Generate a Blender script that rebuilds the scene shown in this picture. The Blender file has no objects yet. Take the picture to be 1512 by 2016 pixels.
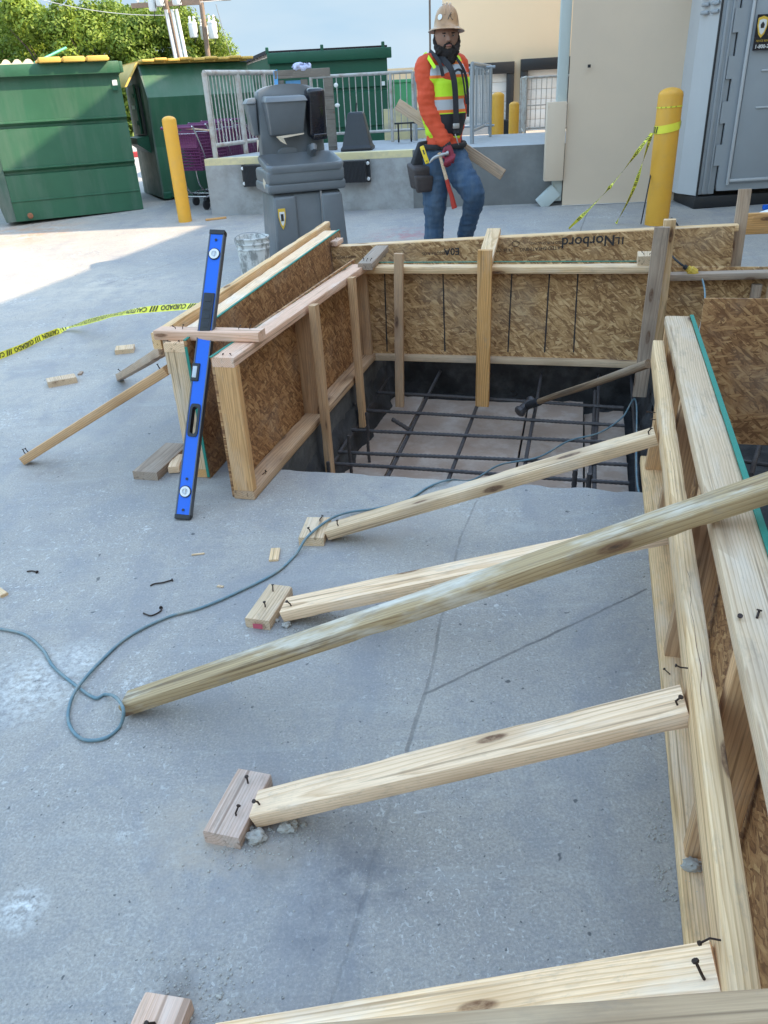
import bpy, bmesh, math, random
from mathutils import Vector, Matrix, noise
random.seed(7)
S = bpy.context.scene
COL = S.collection
PI = math.pi
def R(a): return math.radians(a)

# ------------------------------------------------------------ camera, sky, sun, exposure
CAM_H, CAM_TILT, CAM_ROLL, CAM_F = 1.47, 28.5, -3.2, 1520.0
_t, _r = R(CAM_TILT), R(CAM_ROLL)
_f = Vector((0, math.cos(_t), -math.sin(_t)))
_u = Vector((0, math.sin(_t), math.cos(_t)))
_x = Vector((1, 0, 0))
RT = _x*math.cos(_r) + _u*math.sin(_r)
UP = _u*math.cos(_r) - _x*math.sin(_r)
CO = Vector((0, 0, CAM_H))
cd = bpy.data.cameras.new('camera'); cam = bpy.data.objects.new('camera', cd); COL.objects.link(cam)
cam.matrix_world = Matrix(((RT.x, UP.x, -_f.x, 0), (RT.y, UP.y, -_f.y, 0), (RT.z, UP.z, -_f.z, CAM_H), (0, 0, 0, 1)))
cd.sensor_fit = 'VERTICAL'; cd.angle = 2*math.atan(1008/CAM_F); cd.clip_end = 2000; cd.clip_start = .02
S.camera = cam
SUN = Vector((.82, -.08, .64)).normalized()
w = bpy.data.worlds.new('World'); S.world = w; w.use_nodes = True
nt = w.node_tree; bg = nt.nodes['Background']; sk = nt.nodes.new('ShaderNodeTexSky'); sk.sky_type = 'NISHITA'; sk.sun_disc = False
sk.sun_elevation = math.asin(SUN.z); sk.sun_rotation = math.atan2(SUN.x, SUN.y)
sk.air_density = 2.0; sk.dust_density = 1.0; sk.ozone_density = 1.0
# hazy pale blue band low over the horizon, with faint thin cloud, blending into the clear sky above
_tc = nt.nodes.new('ShaderNodeTexCoord'); _sp = nt.nodes.new('ShaderNodeSeparateXYZ'); nt.links.new(_tc.outputs['Generated'], _sp.inputs[0])
_mr = nt.nodes.new('ShaderNodeMapRange'); nt.links.new(_sp.outputs[2], _mr.inputs[0]); _mr.inputs[1].default_value = .16; _mr.inputs[2].default_value = .42
_cn = nt.nodes.new('ShaderNodeTexNoise'); _cn.inputs['Scale'].default_value = 5; _cn.inputs['Detail'].default_value = 5; _cm = nt.nodes.new('ShaderNodeMapping'); _cm.inputs['Scale'].default_value = (1, 1, 4)
nt.links.new(_tc.outputs['Generated'], _cm.inputs[0]); nt.links.new(_cm.outputs[0], _cn.inputs[0])
_cr = nt.nodes.new('ShaderNodeMix'); _cr.data_type = 'RGBA'; nt.links.new(_cn.outputs[0], _cr.inputs[0]); _cr.inputs[6].default_value = (.66, 1.06, 1.42, 1); _cr.inputs[7].default_value = (1.20, 1.38, 1.50, 1)
_mx = nt.nodes.new('ShaderNodeMix'); _mx.data_type = 'RGBA'; nt.links.new(_mr.outputs[0], _mx.inputs[0]); nt.links.new(_cr.outputs[2], _mx.inputs[6]); nt.links.new(sk.outputs[0], _mx.inputs[7])
nt.links.new(_mx.outputs[2], bg.inputs[0]); bg.inputs[1].default_value = .15
sd = bpy.data.lights.new('sun', 'SUN'); sd.energy = 2.6; sd.angle = R(.6); sd.color = (1, .79, .52)
so = bpy.data.objects.new('sun', sd); COL.objects.link(so); so.rotation_euler = SUN.to_track_quat('Z', 'Y').to_euler()
S.view_settings.view_transform = 'Standard'; S.view_settings.look = 'None'; S.view_settings.gamma = 1
S.view_settings.exposure = 2.07
S.render.engine = 'CYCLES'

# ------------------------------------------------------------ measuring: a pixel of the 1512x2016 photo onto a real plane
AL = R(15.3)
U_ = Vector((math.cos(AL), -math.sin(AL), 0)); V_ = Vector((math.sin(AL), math.cos(AL), 0)); Z_ = Vector((0, 0, 1))
SL = .045; V0 = 5.1; V1 = 16.0
def gz(p):                                    # height of the slab: level by the pit, rising gently towards the dock
    v = min(max(Vector((p[0], p[1], 0)).dot(V_), V0), V1)
    return SL*(v-V0)
def ray(x, y): return _f + RT*((x-756)/CAM_F) - UP*((y-1008)/CAM_F)
def G(x, y, z=0):
    d = ray(x, y); return CO + d*((z-CAM_H)/d.z)
def Yp(x, y, Y):
    d = ray(x, y); return CO + d*(Y/d.y)
def Vp(x, y, v):
    d = ray(x, y); return CO + d*(v/d.dot(V_))
def Up(x, y, u):
    d = ray(x, y); return CO + d*(u/d.dot(U_))
def gs(x, y, dz=0):
    p = G(x, y, dz)
    if p.dot(V_) <= V0 and p.y > 0: return p
    d = ray(x, y); t = (dz-SL*V0-CAM_H)/(d.z-SL*d.dot(V_)); p = CO+d*t
    if 0 < p.dot(V_) < V1: return p
    return G(x, y, dz+SL*(V1-V0))
def P(u, v, z=0): return U_*u + V_*v + Z_*z
def onz(p): return Vector((p[0], p[1], gz(p)))

# ------------------------------------------------------------ node helpers and materials
def mat(name):
    m = bpy.data.materials.new(name); m.use_nodes = True
    return m, m.node_tree, m.node_tree.nodes['Principled BSDF']
class N:
    def __init__(s, t): s.t = t
    def n(s, k, **kw):
        nd = s.t.nodes.new(k)
        for a, b in kw.items(): setattr(nd, a, b)
        return nd
    def l(s, a, b): s.t.links.new(a, b)
    def coord(s, scale=(1, 1, 1), rnd=True, rot=(0, 0, 0)):
        tc = s.n('ShaderNodeTexCoord'); mp = s.n('ShaderNodeMapping'); mp.inputs['Scale'].default_value = scale; mp.inputs['Rotation'].default_value = rot
        if rnd:
            oi = s.n('ShaderNodeObjectInfo'); mu = s.n('ShaderNodeVectorMath', operation='SCALE'); mu.inputs[0].default_value = (3.1, 7.7, 5.3)
            s.l(oi.outputs['Random'], mu.inputs['Scale']); ad = s.n('ShaderNodeVectorMath', operation='ADD')
            s.l(tc.outputs['Object'], ad.inputs[0]); s.l(mu.outputs[0], ad.inputs[1]); s.l(ad.outputs[0], mp.inputs[0])
        else: s.l(tc.outputs['Object'], mp.inputs[0])
        return mp.outputs[0]
    def noise(s, vec, sc, det=4, rough=.55, dist=0):
        t = s.n('ShaderNodeTexNoise'); t.inputs['Scale'].default_value = sc; t.inputs['Detail'].default_value = det
        t.inputs['Roughness'].default_value = rough; t.inputs['Distortion'].default_value = dist; s.l(vec, t.inputs['Vector']); return t.outputs['Fac']
    def ramp(s, fac, stops):
        r = s.n('ShaderNodeValToRGB'); e = r.color_ramp.elements
        while len(e) < len(stops): e.new(.5)
        for i, (p, c) in enumerate(stops):
            e[i].position = p; e[i].color = (c, c, c, 1) if not isinstance(c, (tuple, list)) else (*c, 1)
        s.l(fac, r.inputs[0]); return r.outputs[0]
    def mix(s, f, a, b, kind='MIX'):
        m = s.n('ShaderNodeMix', data_type='RGBA', blend_type=kind)
        for v, i in ((f, 0), (a, 6), (b, 7)):
            if isinstance(v, (int, float)): m.inputs[i].default_value = v
            elif isinstance(v, tuple): m.inputs[i].default_value = (*v, 1)
            else: s.l(v, m.inputs[i])
        return m.outputs[2]
    def math(s, op, a, b=0.0, c=0.0):
        m = s.n('ShaderNodeMath', operation=op)
        for i, v in enumerate((a, b, c)):
            if isinstance(v, (int, float)): m.inputs[i].default_value = v
            else: s.l(v, m.inputs[i])
        return m.outputs[0]
    def bump(s, h, st, dist, bsdf):
        b = s.n('ShaderNodeBump'); b.inputs['Strength'].default_value = st; b.inputs['Distance'].default_value = dist
        s.l(h, b.inputs['Height']); s.l(b.outputs[0], bsdf.inputs['Normal'])

def wood(name, light, dark, stain=(.75, .74, .70), stain_amt=.25, rough=.75, dirt=(.20, .16, .12), dirt_amt=.38):
    m, t, b = mat(name); n = N(t)
    v = n.coord()
    sep = n.n('ShaderNodeSeparateXYZ'); n.l(v, sep.inputs[0])
    wob = n.noise(n.coord((.9, 4, 4)), 1, 2)
    wob2 = n.noise(n.coord((.35, 1, 1)), 1, 1)
    cb = n.n('ShaderNodeCombineXYZ')
    y2 = n.math('MULTIPLY_ADD', wob, .055, sep.outputs[1]); z2 = n.math('MULTIPLY_ADD', wob2, .10, sep.outputs[2])
    n.l(n.math('FRACT', n.math('MULTIPLY', y2, 1.0)), cb.inputs[1]); n.l(n.math('FRACT', z2), cb.inputs[2])
    # growth rings about a wandering pith
    oi = n.n('ShaderNodeObjectInfo')
    yy = n.math('SUBTRACT', n.math('MULTIPLY_ADD', wob, .06, 0), n.math('MULTIPLY_ADD', oi.outputs['Random'], .11, -.02))
    tc = n.n('ShaderNodeTexCoord'); s2 = n.n('ShaderNodeSeparateXYZ'); n.l(tc.outputs['Object'], s2.inputs[0])
    a = n.math('ADD', s2.outputs[1], yy); bz = n.math('ADD', s2.outputs[2], n.math('MULTIPLY_ADD', wob2, .16, -.03))
    r = n.math('SQRT', n.math('ADD', n.math('MULTIPLY', a, a), n.math('MULTIPLY', bz, bz)))
    ring = n.math('FRACT', n.math('MULTIPLY', n.math('ADD', r, n.math('MULTIPLY', n.noise(n.coord((6, 30, 30)), 1, 2), .006)), 135))
    rc = n.ramp(ring, [(0, 0), (.55, .25), (.88, 1), (1, .1)])
    fib = n.noise(n.coord((9, 420, 420)), 1, 3)
    c = n.mix(n.math('MULTIPLY', rc, n.math('MULTIPLY_ADD', n.noise(n.coord((1.5, 20, 20)), 1, 2), .9, .28)), light, dark)
    c = n.mix(n.ramp(fib, [(.35, 0), (.7, .35)]), c, tuple(x*.62 for x in dark))
    st = n.ramp(n.noise(n.coord((2.2, 9, 9)), 1, 5, .65), [(.5, 0), (.68, stain_amt)])
    c = n.mix(st, c, stain)
    di = n.ramp(n.noise(n.coord((5, 16, 16)), 1, 5, .7), [(.56, 0), (.74, dirt_amt)])
    c = n.mix(di, c, dirt)
    c = n.mix(n.ramp(n.noise(n.coord((14, 40, 40)), 1, 6, .75), [(.56, 0), (.70, dirt_amt)]), c, tuple(x*1.4 for x in dirt))
    # knots
    vo = n.n('ShaderNodeTexVoronoi'); vo.inputs['Scale'].default_value = 1
    kw = n.coord((3.6, 12, 12)); n.l(kw, vo.inputs['Vector'])
    sc = n.n('ShaderNodeSeparateColor'); n.l(vo.outputs['Color'], sc.inputs[0])
    k = n.math('MULTIPLY', n.ramp(vo.outputs['Distance'], [(.13, 1), (.17, 0)]), n.math('GREATER_THAN', sc.outputs[0], .50))
    halo = n.math('MULTIPLY', n.ramp(vo.outputs['Distance'], [(.14, .6), (.46, 0)]), n.math('GREATER_THAN', sc.outputs[0], .50))
    c = n.mix(halo, c, tuple(x*.8 for x in dark)); k = n.math('MULTIPLY', k, n.ramp(n.noise(n.coord((40, 90, 90)), 1, 3, .7), [(.3, .45), (.6, 1)])); c = n.mix(k, c, (.16, .075, .035)); kin = n.math('MULTIPLY', k, n.ramp(vo.outputs['Distance'], [(.05, .8), (.09, 0)])); c = n.mix(kin, c, (.05, .03, .02))
    pit = n.math('MULTIPLY', n.ramp(n.noise(n.coord((1.1, 60, 60)), 1, 2), [(.61, 0), (.68, .65)]), 1)
    c = n.mix(pit, c, tuple(x*.45 for x in dark))
    # tint per board
    hs = n.n('ShaderNodeHueSaturation'); n.l(c, hs.inputs['Color']); n.l(n.math('MULTIPLY_ADD', oi.outputs['Random'], .3, .86), hs.inputs['Value'])
    n.l(n.math('MULTIPLY_ADD', oi.outputs['Random'], .25, .82), hs.inputs['Saturation'])
    n.l(hs.outputs[0], b.inputs['Base Color']); b.inputs['Roughness'].default_value = rough
    n.bump(n.math('ADD', n.math('MULTIPLY', rc, .5), fib), .35, .0012, b)
    return m

def osb(name, base, dark, light, sc=1.0):
    m, t, b = mat(name); n = N(t)
    warp = n.coord((1, 1, 1)); val = None; hg = None
    mid = tuple((x+y)/2 for x, y in zip(dark, base)); hi = tuple((x+y)/2 for x, y in zip(light, base))
    for i, (rot, kx, ky) in enumerate(((.1, 9, 46), (-.35, 10, 50), (.55, 8, 44), (-.8, 11, 52), (1.15, 9, 48), (-.12, 16, 84), (.7, 17, 90))):
        mp = n.n('ShaderNodeMapping'); mp.inputs['Rotation'].default_value = (0, 0, rot); mp.inputs['Location'].default_value = (i*1.7, i*.9, 0); n.l(warp, mp.inputs[0])
        wv = n.n('ShaderNodeVectorMath', operation='MULTIPLY'); wv.inputs[1].default_value = (kx, ky, 0); n.l(mp.outputs[0], wv.inputs[0])
        nz = n.n('ShaderNodeTexNoise'); nz.inputs['Scale'].default_value = 1.6; nz.inputs['Detail'].default_value = 2; n.l(wv.outputs[0], nz.inputs['Vector'])
        ad = n.n('ShaderNodeVectorMath', operation='MULTIPLY_ADD'); ad.inputs[1].default_value = (1.0, .9, 0); n.l(nz.outputs['Color'], ad.inputs[0]); n.l(wv.outputs[0], ad.inputs[2])
        vo = n.n('ShaderNodeTexVoronoi'); vo.inputs['Scale'].default_value = 1; vo.inputs['Randomness'].default_value = 1; n.l(ad.outputs[0], vo.inputs['Vector'])
        q = n.n('ShaderNodeSeparateColor'); n.l(vo.outputs['Color'], q.inputs[0])
        fv = n.n('ShaderNodeVectorMath', operation='MULTIPLY'); fv.inputs[1].default_value = (2.2, 9, 0); n.l(wv.outputs[0], fv.inputs[0])
        fb = n.n('ShaderNodeTexNoise'); fb.inputs['Scale'].default_value = 1; fb.inputs['Detail'].default_value = 2; n.l(fv.outputs[0], fb.inputs['Vector'])
        # strand tone: its own random value, fibre streaks along it and a soft dark rim
        tone = n.math('ADD', n.math('MULTIPLY', q.outputs[0], .75), n.math('MULTIPLY_ADD', fb.outputs['Fac'], .50, -.12))
        tone = n.math('SUBTRACT', tone, n.ramp(vo.outputs['Distance'], [(.38, 0), (.62, .30)]))
        if val is None: val = tone
        else:
            g = n.math('GREATER_THAN', q.outputs[1], .60)
            val = n.math('ADD', n.math('MULTIPLY', val, n.math('SUBTRACT', 1, g)), n.math('MULTIPLY', tone, g))
    c = n.ramp(val, [(.02, dark), (.22, mid), (.45, base), (.72, hi), (.95, light)])
    gr = n.ramp(n.noise(n.coord((2.5, 2.5, 2.5)), 1, 5, .65), [(.5, 0), (.75, .35)])
    c = n.mix(gr, c, (.40, .35, .28))
    n.l(c, b.inputs['Base Color']); b.inputs['Roughness'].default_value = .72
    n.bump(val, .5, .0015, b)
    return m

def plain(name, col, rough=.5, metal=0, var=.12, sc=6, bump=0, spec=.5, dirt=None, dirt_amt=.4, dirt_sc=3, streak=False):
    m, t, b = mat(name); n = N(t)
    v = n.coord((1, 1, 1))
    f = n.noise(v, sc, 5, .6)
    c = n.mix(f, tuple(x*(1-var) for x in col), tuple(min(1, x*(1+var)) for x in col))
    if dirt:
        vd = n.coord((1, 1, .12) if streak else (1, 1, 1))
        c = n.mix(n.ramp(n.noise(vd, dirt_sc, 6, .68), [(.46, 0), (.72, dirt_amt)]), c, dirt)
    n.l(c, b.inputs['Base Color']); b.inputs['Roughness'].default_value = rough; b.inputs['Metallic'].default_value = metal
    if 'Specular IOR Level' in b.inputs: b.inputs['Specular IOR Level'].default_value = spec
    n.l(n.math('MULTIPLY_ADD', n.noise(v, sc*3, 4), .3, rough-.15), b.inputs['Roughness'])
    if bump: n.bump(n.noise(v, sc*6, 6, .65), bump, .004, b)
    return m

def concrete(name, joints=()):
    m, t, b = mat(name); n = N(t)
    v = n.coord((1, 1, 1), rnd=False)
    big = n.noise(v, .55, 6, .62); mid = n.noise(v, 3.2, 8, .72, .4); fine = n.noise(v, 60, 6, .75)
    c = n.mix(n.ramp(big, [(.32, 0), (.68, 1)]), (.335, .31, .29), (.55, .485, .405))
    c = n.mix(n.ramp(mid, [(.32, .55), (.5, 0)]), c, (.26, .265, .28))
    c = n.mix(n.ramp(mid, [(.56, 0), (.75, .6)]), c, (.47, .46, .44))
    c = n.mix(n.ramp(fine, [(.25, .5), (.75, 0)]), c, (.2, .2, .2))
    gran = n.noise(v, 150, 3, .7); c = n.mix(n.ramp(gran, [(.36, .55), (.52, 0)]), c, (.21, .21, .215)); c = n.mix(n.ramp(gran, [(.54, 0), (.70, .35)]), c, (.58, .57, .55))
    c = n.mix(n.ramp(n.noise(v, 11, 7, .78, 1.2), [(.50, 0), (.66, .4)]), c, (.25, .25, .26))
    # brush / traffic streaks
    st = n.noise(n.coord((1.2, 9, 1), rnd=False, rot=(0, 0, .5)), 1, 6, .7, .6)
    c = n.mix(n.ramp(st, [(.56, 0), (.78, .4)]), c, (.52, .51, .48))
    st2 = n.noise(n.coord((2, 14, 1), rnd=False, rot=(0, 0, -.9)), .8, 5, .7, .8)
    c = n.mix(n.ramp(st2, [(.60, 0), (.72, .3)]), c, (.19, .2, .23))
    # white chips and scuffs of several sizes, gathered in patches
    patch = n.ramp(n.noise(v, 1.4, 3), [(.40, .12), (.66, .85)])
    for sc_, lo, hi_, amt, rot, st_ in ((60, .63, .69, .85, .4, (1, 1, 1)), (30, .68, .72, .6, 1.1, (1, .5, 1)), (120, .63, .70, .8, 0, (1, 1, 1)), (40, .69, .72, .7, -.5, (.35, 1, 1)), (15, .73, .76, .55, .9, (.5, 1.4, 1)), (85, .64, .70, .7, .2, (1, .6, 1))):
        fl = n.ramp(n.noise(n.coord(st_, rnd=False, rot=(0, 0, rot)), sc_, 3, .62, .8), [(lo, 0), (hi_, amt)])
        c = n.mix(n.math('MULTIPLY', fl, patch), c, (.72, .71, .68))
    for sc_, lo, hi_ in ((75, .70, .74), (24, .73, .76)):
        c = n.mix(n.ramp(n.noise(n.coord((1, 1, 1), rnd=False, rot=(0, 0, 2)), sc_, 2, .5), [(lo, 0), (hi_, .8)]), c, (.07, .07, .075))
    c = n.mix(n.ramp(n.noise(n.coord((1, .55, 1), rnd=False, rot=(0, 0, .8)), 1.7, 7, .74, .9), [(.50, 0), (.62, .45)]), c, (.24, .24, .26))
    # sandy dust
    c = n.mix(n.ramp(n.noise(v, 1.0, 7, .7), [(.55, 0), (.78, .45)]), c, (.46, .41, .33))
    # white scraped patches
    sp = n.math('MULTIPLY', n.ramp(n.noise(v, 2.1, 3), [(.6, 0), (.68, 1)]), n.ramp(n.noise(v, 38, 6, .8), [(.52, 0), (.6, .6)]))
    c = n.mix(sp, c, (.66, .66, .64))
    hgt = n.math('ADD', n.math('MULTIPLY', fine, .4), n.noise(v, 18, 5, .7))
    tc = n.n('ShaderNodeTexCoord'); s2 = n.n('ShaderNodeSeparateXYZ'); n.l(tc.outputs['Object'], s2.inputs[0])
    wj = n.math('MULTIPLY_ADD', n.noise(v, 3.0, 5, .7), .03, -.015)
    for (p, q, wd, amt) in joints:
        d = (q-p); L = d.length; d = d/L; nx, ny = -d.y, d.x
        a = n.math('ABSOLUTE', n.math('ADD', n.math('ADD', n.math('MULTIPLY', s2.outputs[0], nx), n.math('MULTIPLY', s2.outputs[1], ny)), n.math('ADD', wj, -(p.x*nx+p.y*ny))))
        al = n.math('ADD', n.math('MULTIPLY', s2.outputs[0], d.x), n.math('MULTIPLY_ADD', s2.outputs[1], d.y, -(p.x*d.x+p.y*d.y)))
        inside = n.math('MULTIPLY', n.math('GREATER_THAN', al, 0), n.math('LESS_THAN', al, L))
        k = n.math('MULTIPLY', n.ramp(n.math('DIVIDE', a, wd), [(.45, 1), (1, 0)]), inside)
        brk = n.ramp(n.noise(v, 7, 4, .7), [(.3, .35), (.6, 1)])
        k = n.math('MULTIPLY', k, brk)
        c = n.mix(n.math('MULTIPLY', k, amt), c, (.15, .14, .13))
        hgt = n.math('SUBTRACT', hgt, n.math('MULTIPLY', k, 1.2*amt))
    # rusty wash far left, red spray paint, dirt and painted shade at blocks
    for (pc, rad, colr, amt, sca) in STAINS_SHADE:
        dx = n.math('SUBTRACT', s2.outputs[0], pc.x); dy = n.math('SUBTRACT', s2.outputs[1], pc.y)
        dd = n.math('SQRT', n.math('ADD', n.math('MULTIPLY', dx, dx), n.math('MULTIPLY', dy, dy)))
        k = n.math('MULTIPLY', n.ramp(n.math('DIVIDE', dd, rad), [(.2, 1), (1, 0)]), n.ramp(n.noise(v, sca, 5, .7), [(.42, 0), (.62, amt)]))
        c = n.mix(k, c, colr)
    n.l(c, b.inputs['Base Color']); n.l(n.ramp(mid, [(.3, .55), (.7, .85)]), b.inputs['Roughness'])
    b.inputs['Specular IOR Level'].default_value = .35
    n.bump(hgt, .45, .004, b)
    return m
STAINS_SHADE = [(G(560, 1235), .10, (.22, .20, .18), .8, 14), (G(540, 1660), .13, (.20, .18, .16), .8, 12), (G(380, 1990), .14, (.20, .18, .16), .8, 12), (G(690, 1060), .06, (.2, .18, .16), .7, 16), (G(110, 925), .2, (.26, .23, .21), .7, 8), (G(320, 930), .15, (.22, .2, .19), .7, 10), (G(60, 1350), .22, (.66, .65, .62), .8, 45), (G(40, 1790), .07, (.7, .7, .68), .9, 60), (G(160, 1290), .1, (.66, .65, .62), .7, 70), (gs(220, 560), .9, (.55, .49, .40), .6, 6), (G(800, 1050), .35, (.38, .33, .29), .6, 5),  # dark ones at block and brace feet: dirt with contact shade painted in
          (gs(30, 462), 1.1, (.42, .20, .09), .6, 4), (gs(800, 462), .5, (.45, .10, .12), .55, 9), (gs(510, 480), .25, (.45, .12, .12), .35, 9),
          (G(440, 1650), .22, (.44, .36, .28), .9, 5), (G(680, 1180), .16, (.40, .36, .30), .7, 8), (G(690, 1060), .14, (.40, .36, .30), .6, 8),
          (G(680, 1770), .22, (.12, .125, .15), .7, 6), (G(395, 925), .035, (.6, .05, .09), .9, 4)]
M = {}
M['pine'] = wood('fresh_pine', (.82, .565, .32), (.52, .30, .13))
M['pine2'] = wood('pale_pine', (.92, .65, .42), (.62, .37, .19), stain_amt=.35)
M['gold'] = wood('golden_pine', (.70, .40, .175), (.40, .195, .07), stain_amt=.15)
M['grey'] = wood('weathered_pine', (.49, .345, .235), (.29, .185, .12), stain=(.46, .42, .37), dirt_amt=.5)
M['oldwood'] = wood('old_grey_brown_wood', (.20, .17, .14), (.11, .09, .075), stain=(.30, .29, .27), dirt_amt=.6)
M['brownbeam'] = wood('brown_treated_wood', (.60, .39, .20), (.40, .23, .10), stain=(.58, .46, .30), stain_amt=.3)
M['pink'] = wood('pinkish_pine', (.78, .51, .37), (.54, .31, .19), stain_amt=.3)
M['green'] = wood('treated_pine', (.50, .35, .17), (.27, .16, .065), stain=(.72, .68, .60), stain_amt=.9, dirt_amt=.6)
M['osb'] = osb('strand_board', (.50, .29, .125), (.25, .125, .05), (.74, .50, .26))
M['osb2'] = osb('brown_strand_board', (.40, .20, .08), (.19, .082, .03), (.57, .34, .15))
M['osbgreen'] = plain('green_edge_paint', (.02, .23, .17), .6, bump=.4, sc=30)
M['ink'] = plain('black_ink', (.035, .03, .03), .7)
M['nail'] = plain('rusty_nail_steel', (.05, .035, .03), .5, .7)
M['rebar'] = plain('rusty_rebar', (.085, .075, .075), .55, .35, var=.5, sc=40, bump=.4)
M['edge'] = plain('soil_stained_slab_edge', (.075, .073, .072), .9, var=.5, sc=14, bump=.8, dirt=(.2, .195, .185), dirt_sc=8, dirt_amt=.6)
M['soil'] = plain('damp_black_soil', (.035, .034, .036), .85, var=.6, sc=12, bump=.9, dirt=(.10, .10, .10), dirt_sc=9, dirt_amt=.8)
M['board'] = plain('brown_void_board', (.44, .315, .24), .5, var=.28, sc=4, bump=.15, dirt=(.66, .57, .50), dirt_sc=6, dirt_amt=.75)
M['stone'] = plain('broken_concrete_stone', (.42, .40, .36), .9, var=.25, sc=25, bump=.8)
M['level'] = plain('blue_level_paint', (.002, .125, .68), .38, var=.03, spec=.5)
M['blk'] = plain('black_plastic', (.016, .017, .02), .45, var=.2, sc=30)
M['rubber'] = plain('black_rubber', (.02, .02, .023), .75, bump=.4, sc=20)
M['alu'] = plain('dull_aluminium', (.40, .39, .38), .4, .6)
M['white'] = plain('white_paint', (.78, .78, .77), .5, var=.05, dirt=(.45, .43, .4), dirt_amt=.3)
M['vial'] = plain('vial_glass', (.55, .58, .60), .15, 0, var=.2)
M['yellow'] = plain('bollard_yellow_paint', (.74, .37, .035), .5, var=.07, sc=5, dirt=(.5, .30, .10), dirt_amt=.3, dirt_sc=8)
M['yellow_edge'] = plain('faded_yellow_paint', (.68, .58, .32), .7, var=.12, dirt=(.4, .36, .28), dirt_amt=.8, dirt_sc=6, bump=.2)
M['dgreen'] = plain('green_dumpster_paint', (.022, .10, .052), .5, var=.25, sc=2.5, dirt=(.075, .135, .095), dirt_amt=.75, streak=True, dirt_sc=4, bump=.05)
M['dgreen2'] = plain('dark_green_dumpster_paint', (.008, .085, .045), .5, var=.2, sc=2)
M['dside'] = plain('worn_green_steel', (.05, .10, .075), .55, .2, var=.4, sc=4, dirt=(.22, .22, .20), dirt_amt=.8, streak=True)
M['lid'] = plain('yellow_lid_plastic', (.60, .38, .08), .6, var=.2, sc=5)
M['cream_lid'] = plain('cream_lid_plastic', (.62, .54, .42), .7)
M['tan'] = plain('tan_wall_paint', (.65, .515, .385), .8, var=.05, sc=1.2, bump=.25, dirt=(.58, .465, .355), dirt_amt=.4, dirt_sc=1.5)
M['cream'] = plain('cream_wall_paint', (.84, .64, .42), .8, var=.03, sc=1.5, bump=.15)
M['trim'] = plain('pale_trim_paint', (.50, .55, .53), .6, var=.05)
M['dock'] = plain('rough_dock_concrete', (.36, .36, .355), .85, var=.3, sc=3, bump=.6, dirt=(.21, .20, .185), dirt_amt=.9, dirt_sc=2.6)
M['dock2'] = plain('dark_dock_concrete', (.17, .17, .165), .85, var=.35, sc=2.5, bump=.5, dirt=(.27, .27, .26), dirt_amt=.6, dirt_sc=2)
M['docktop'] = plain('dock_top_concrete', (.36, .37, .38), .8, var=.15, sc=4, bump=.3)
M['rail'] = plain('scuffed_white_railing', (.47, .45, .42), .55, .1, var=.15, dirt=(.25, .14, .08), dirt_amt=.7, dirt_sc=10)
M['steel'] = plain('galvanised_steel', (.33, .35, .37), .45, .5, var=.15)
M['sgrey'] = plain('slate_grey_plastic', (.135, .148, .160), .42, var=.08, sc=3, bump=.05, dirt=(.18, .2, .21), dirt_amt=.3, dirt_sc=3)
M['sblack'] = plain('gloss_black_plastic', (.012, .012, .018), .2, var=.1)
M['paper'] = plain('paper_towel', (.50, .41, .30), .85)
M['toilet'] = plain('blue_grey_plastic', (.32, .345, .37), .5, var=.07, sc=4, bump=.05)
M['toilet2'] = plain('pale_grey_plastic', (.48, .49, .50), .5, var=.06, sc=4)
M['purple'] = plain('purple_plastic', (.14, .025, .10), .45)
M['chrome'] = plain('chrome_wire', (.55, .55, .58), .25, .9)
M['bark'] = plain('bark', (.12, .09, .065), .9, var=.4, sc=14, bump=.8)
M['pole'] = plain('weathered_pole_wood', (.20, .145, .11), .85, var=.25, sc=8, bump=.3)
M['xfmr'] = plain('transformer_paint', (.62, .65, .66), .45, var=.05)
M['tape'] = plain('yellow_tape', (.83, .78, .06), .4, var=.1)
M['cord'] = plain('dusty_blue_cord', (.13, .22, .26), .55, var=.35, sc=30, dirt=(.38, .35, .28), dirt_amt=.7, dirt_sc=12)
M['cordy'] = plain('yellow_plug_plastic', (.62, .42, .06), .45)
M['skin'] = plain('skin', (.27, .145, .10), .5, var=.08)
M['hair'] = plain('dark_beard', (.018, .013, .012), .9, bump=.9, sc=40)
M['shirt'] = plain('orange_red_shirt', (.62, .075, .025), .8, var=.12, sc=8, bump=.4)
M['jeans'] = plain('worn_blue_denim', (.035, .075, .14), .85, var=.2, sc=14, bump=.5, dirt=(.15, .19, .22), dirt_amt=.4, dirt_sc=9, streak=True)
M['hat'] = plain('brown_resin_hat', (.42, .24, .12), .38, var=.25, sc=10, dirt=(.16, .09, .05), dirt_amt=.5, dirt_sc=14)
M['glove'] = plain('dark_red_glove', (.22, .02, .04), .7, var=.4, sc=30)
M['canvas'] = plain('black_canvas', (.022, .022, .026), .8, var=.3, sc=20, bump=.4)
M['pouchm'] = plain('dark_brown_leather', (.055, .045, .045), .65, var=.3, sc=20, bump=.3)
M['redgrip'] = plain('red_grip', (.42, .035, .022), .4)
M['refl'] = plain('silver_reflective_band', (.50, .53, .56), .4)
M['orange'] = plain('orange_trim', (.85, .20, .04), .6)
M['hivis'] = plain('lime_high_vis_mesh', (.52, .85, .02), .7, var=.1, sc=10, bump=.2)
M['curb'] = plain('red_curb_paint', (.5, .05, .05), .7)
M['kraft'] = plain('red_mark', (.55, .10, .14), .7)
M['bluep'] = plain('blue_film', (.10, .30, .60), .3)
M['redlab'] = plain('gold_sticker', (.75, .48, .06), .5)
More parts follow.
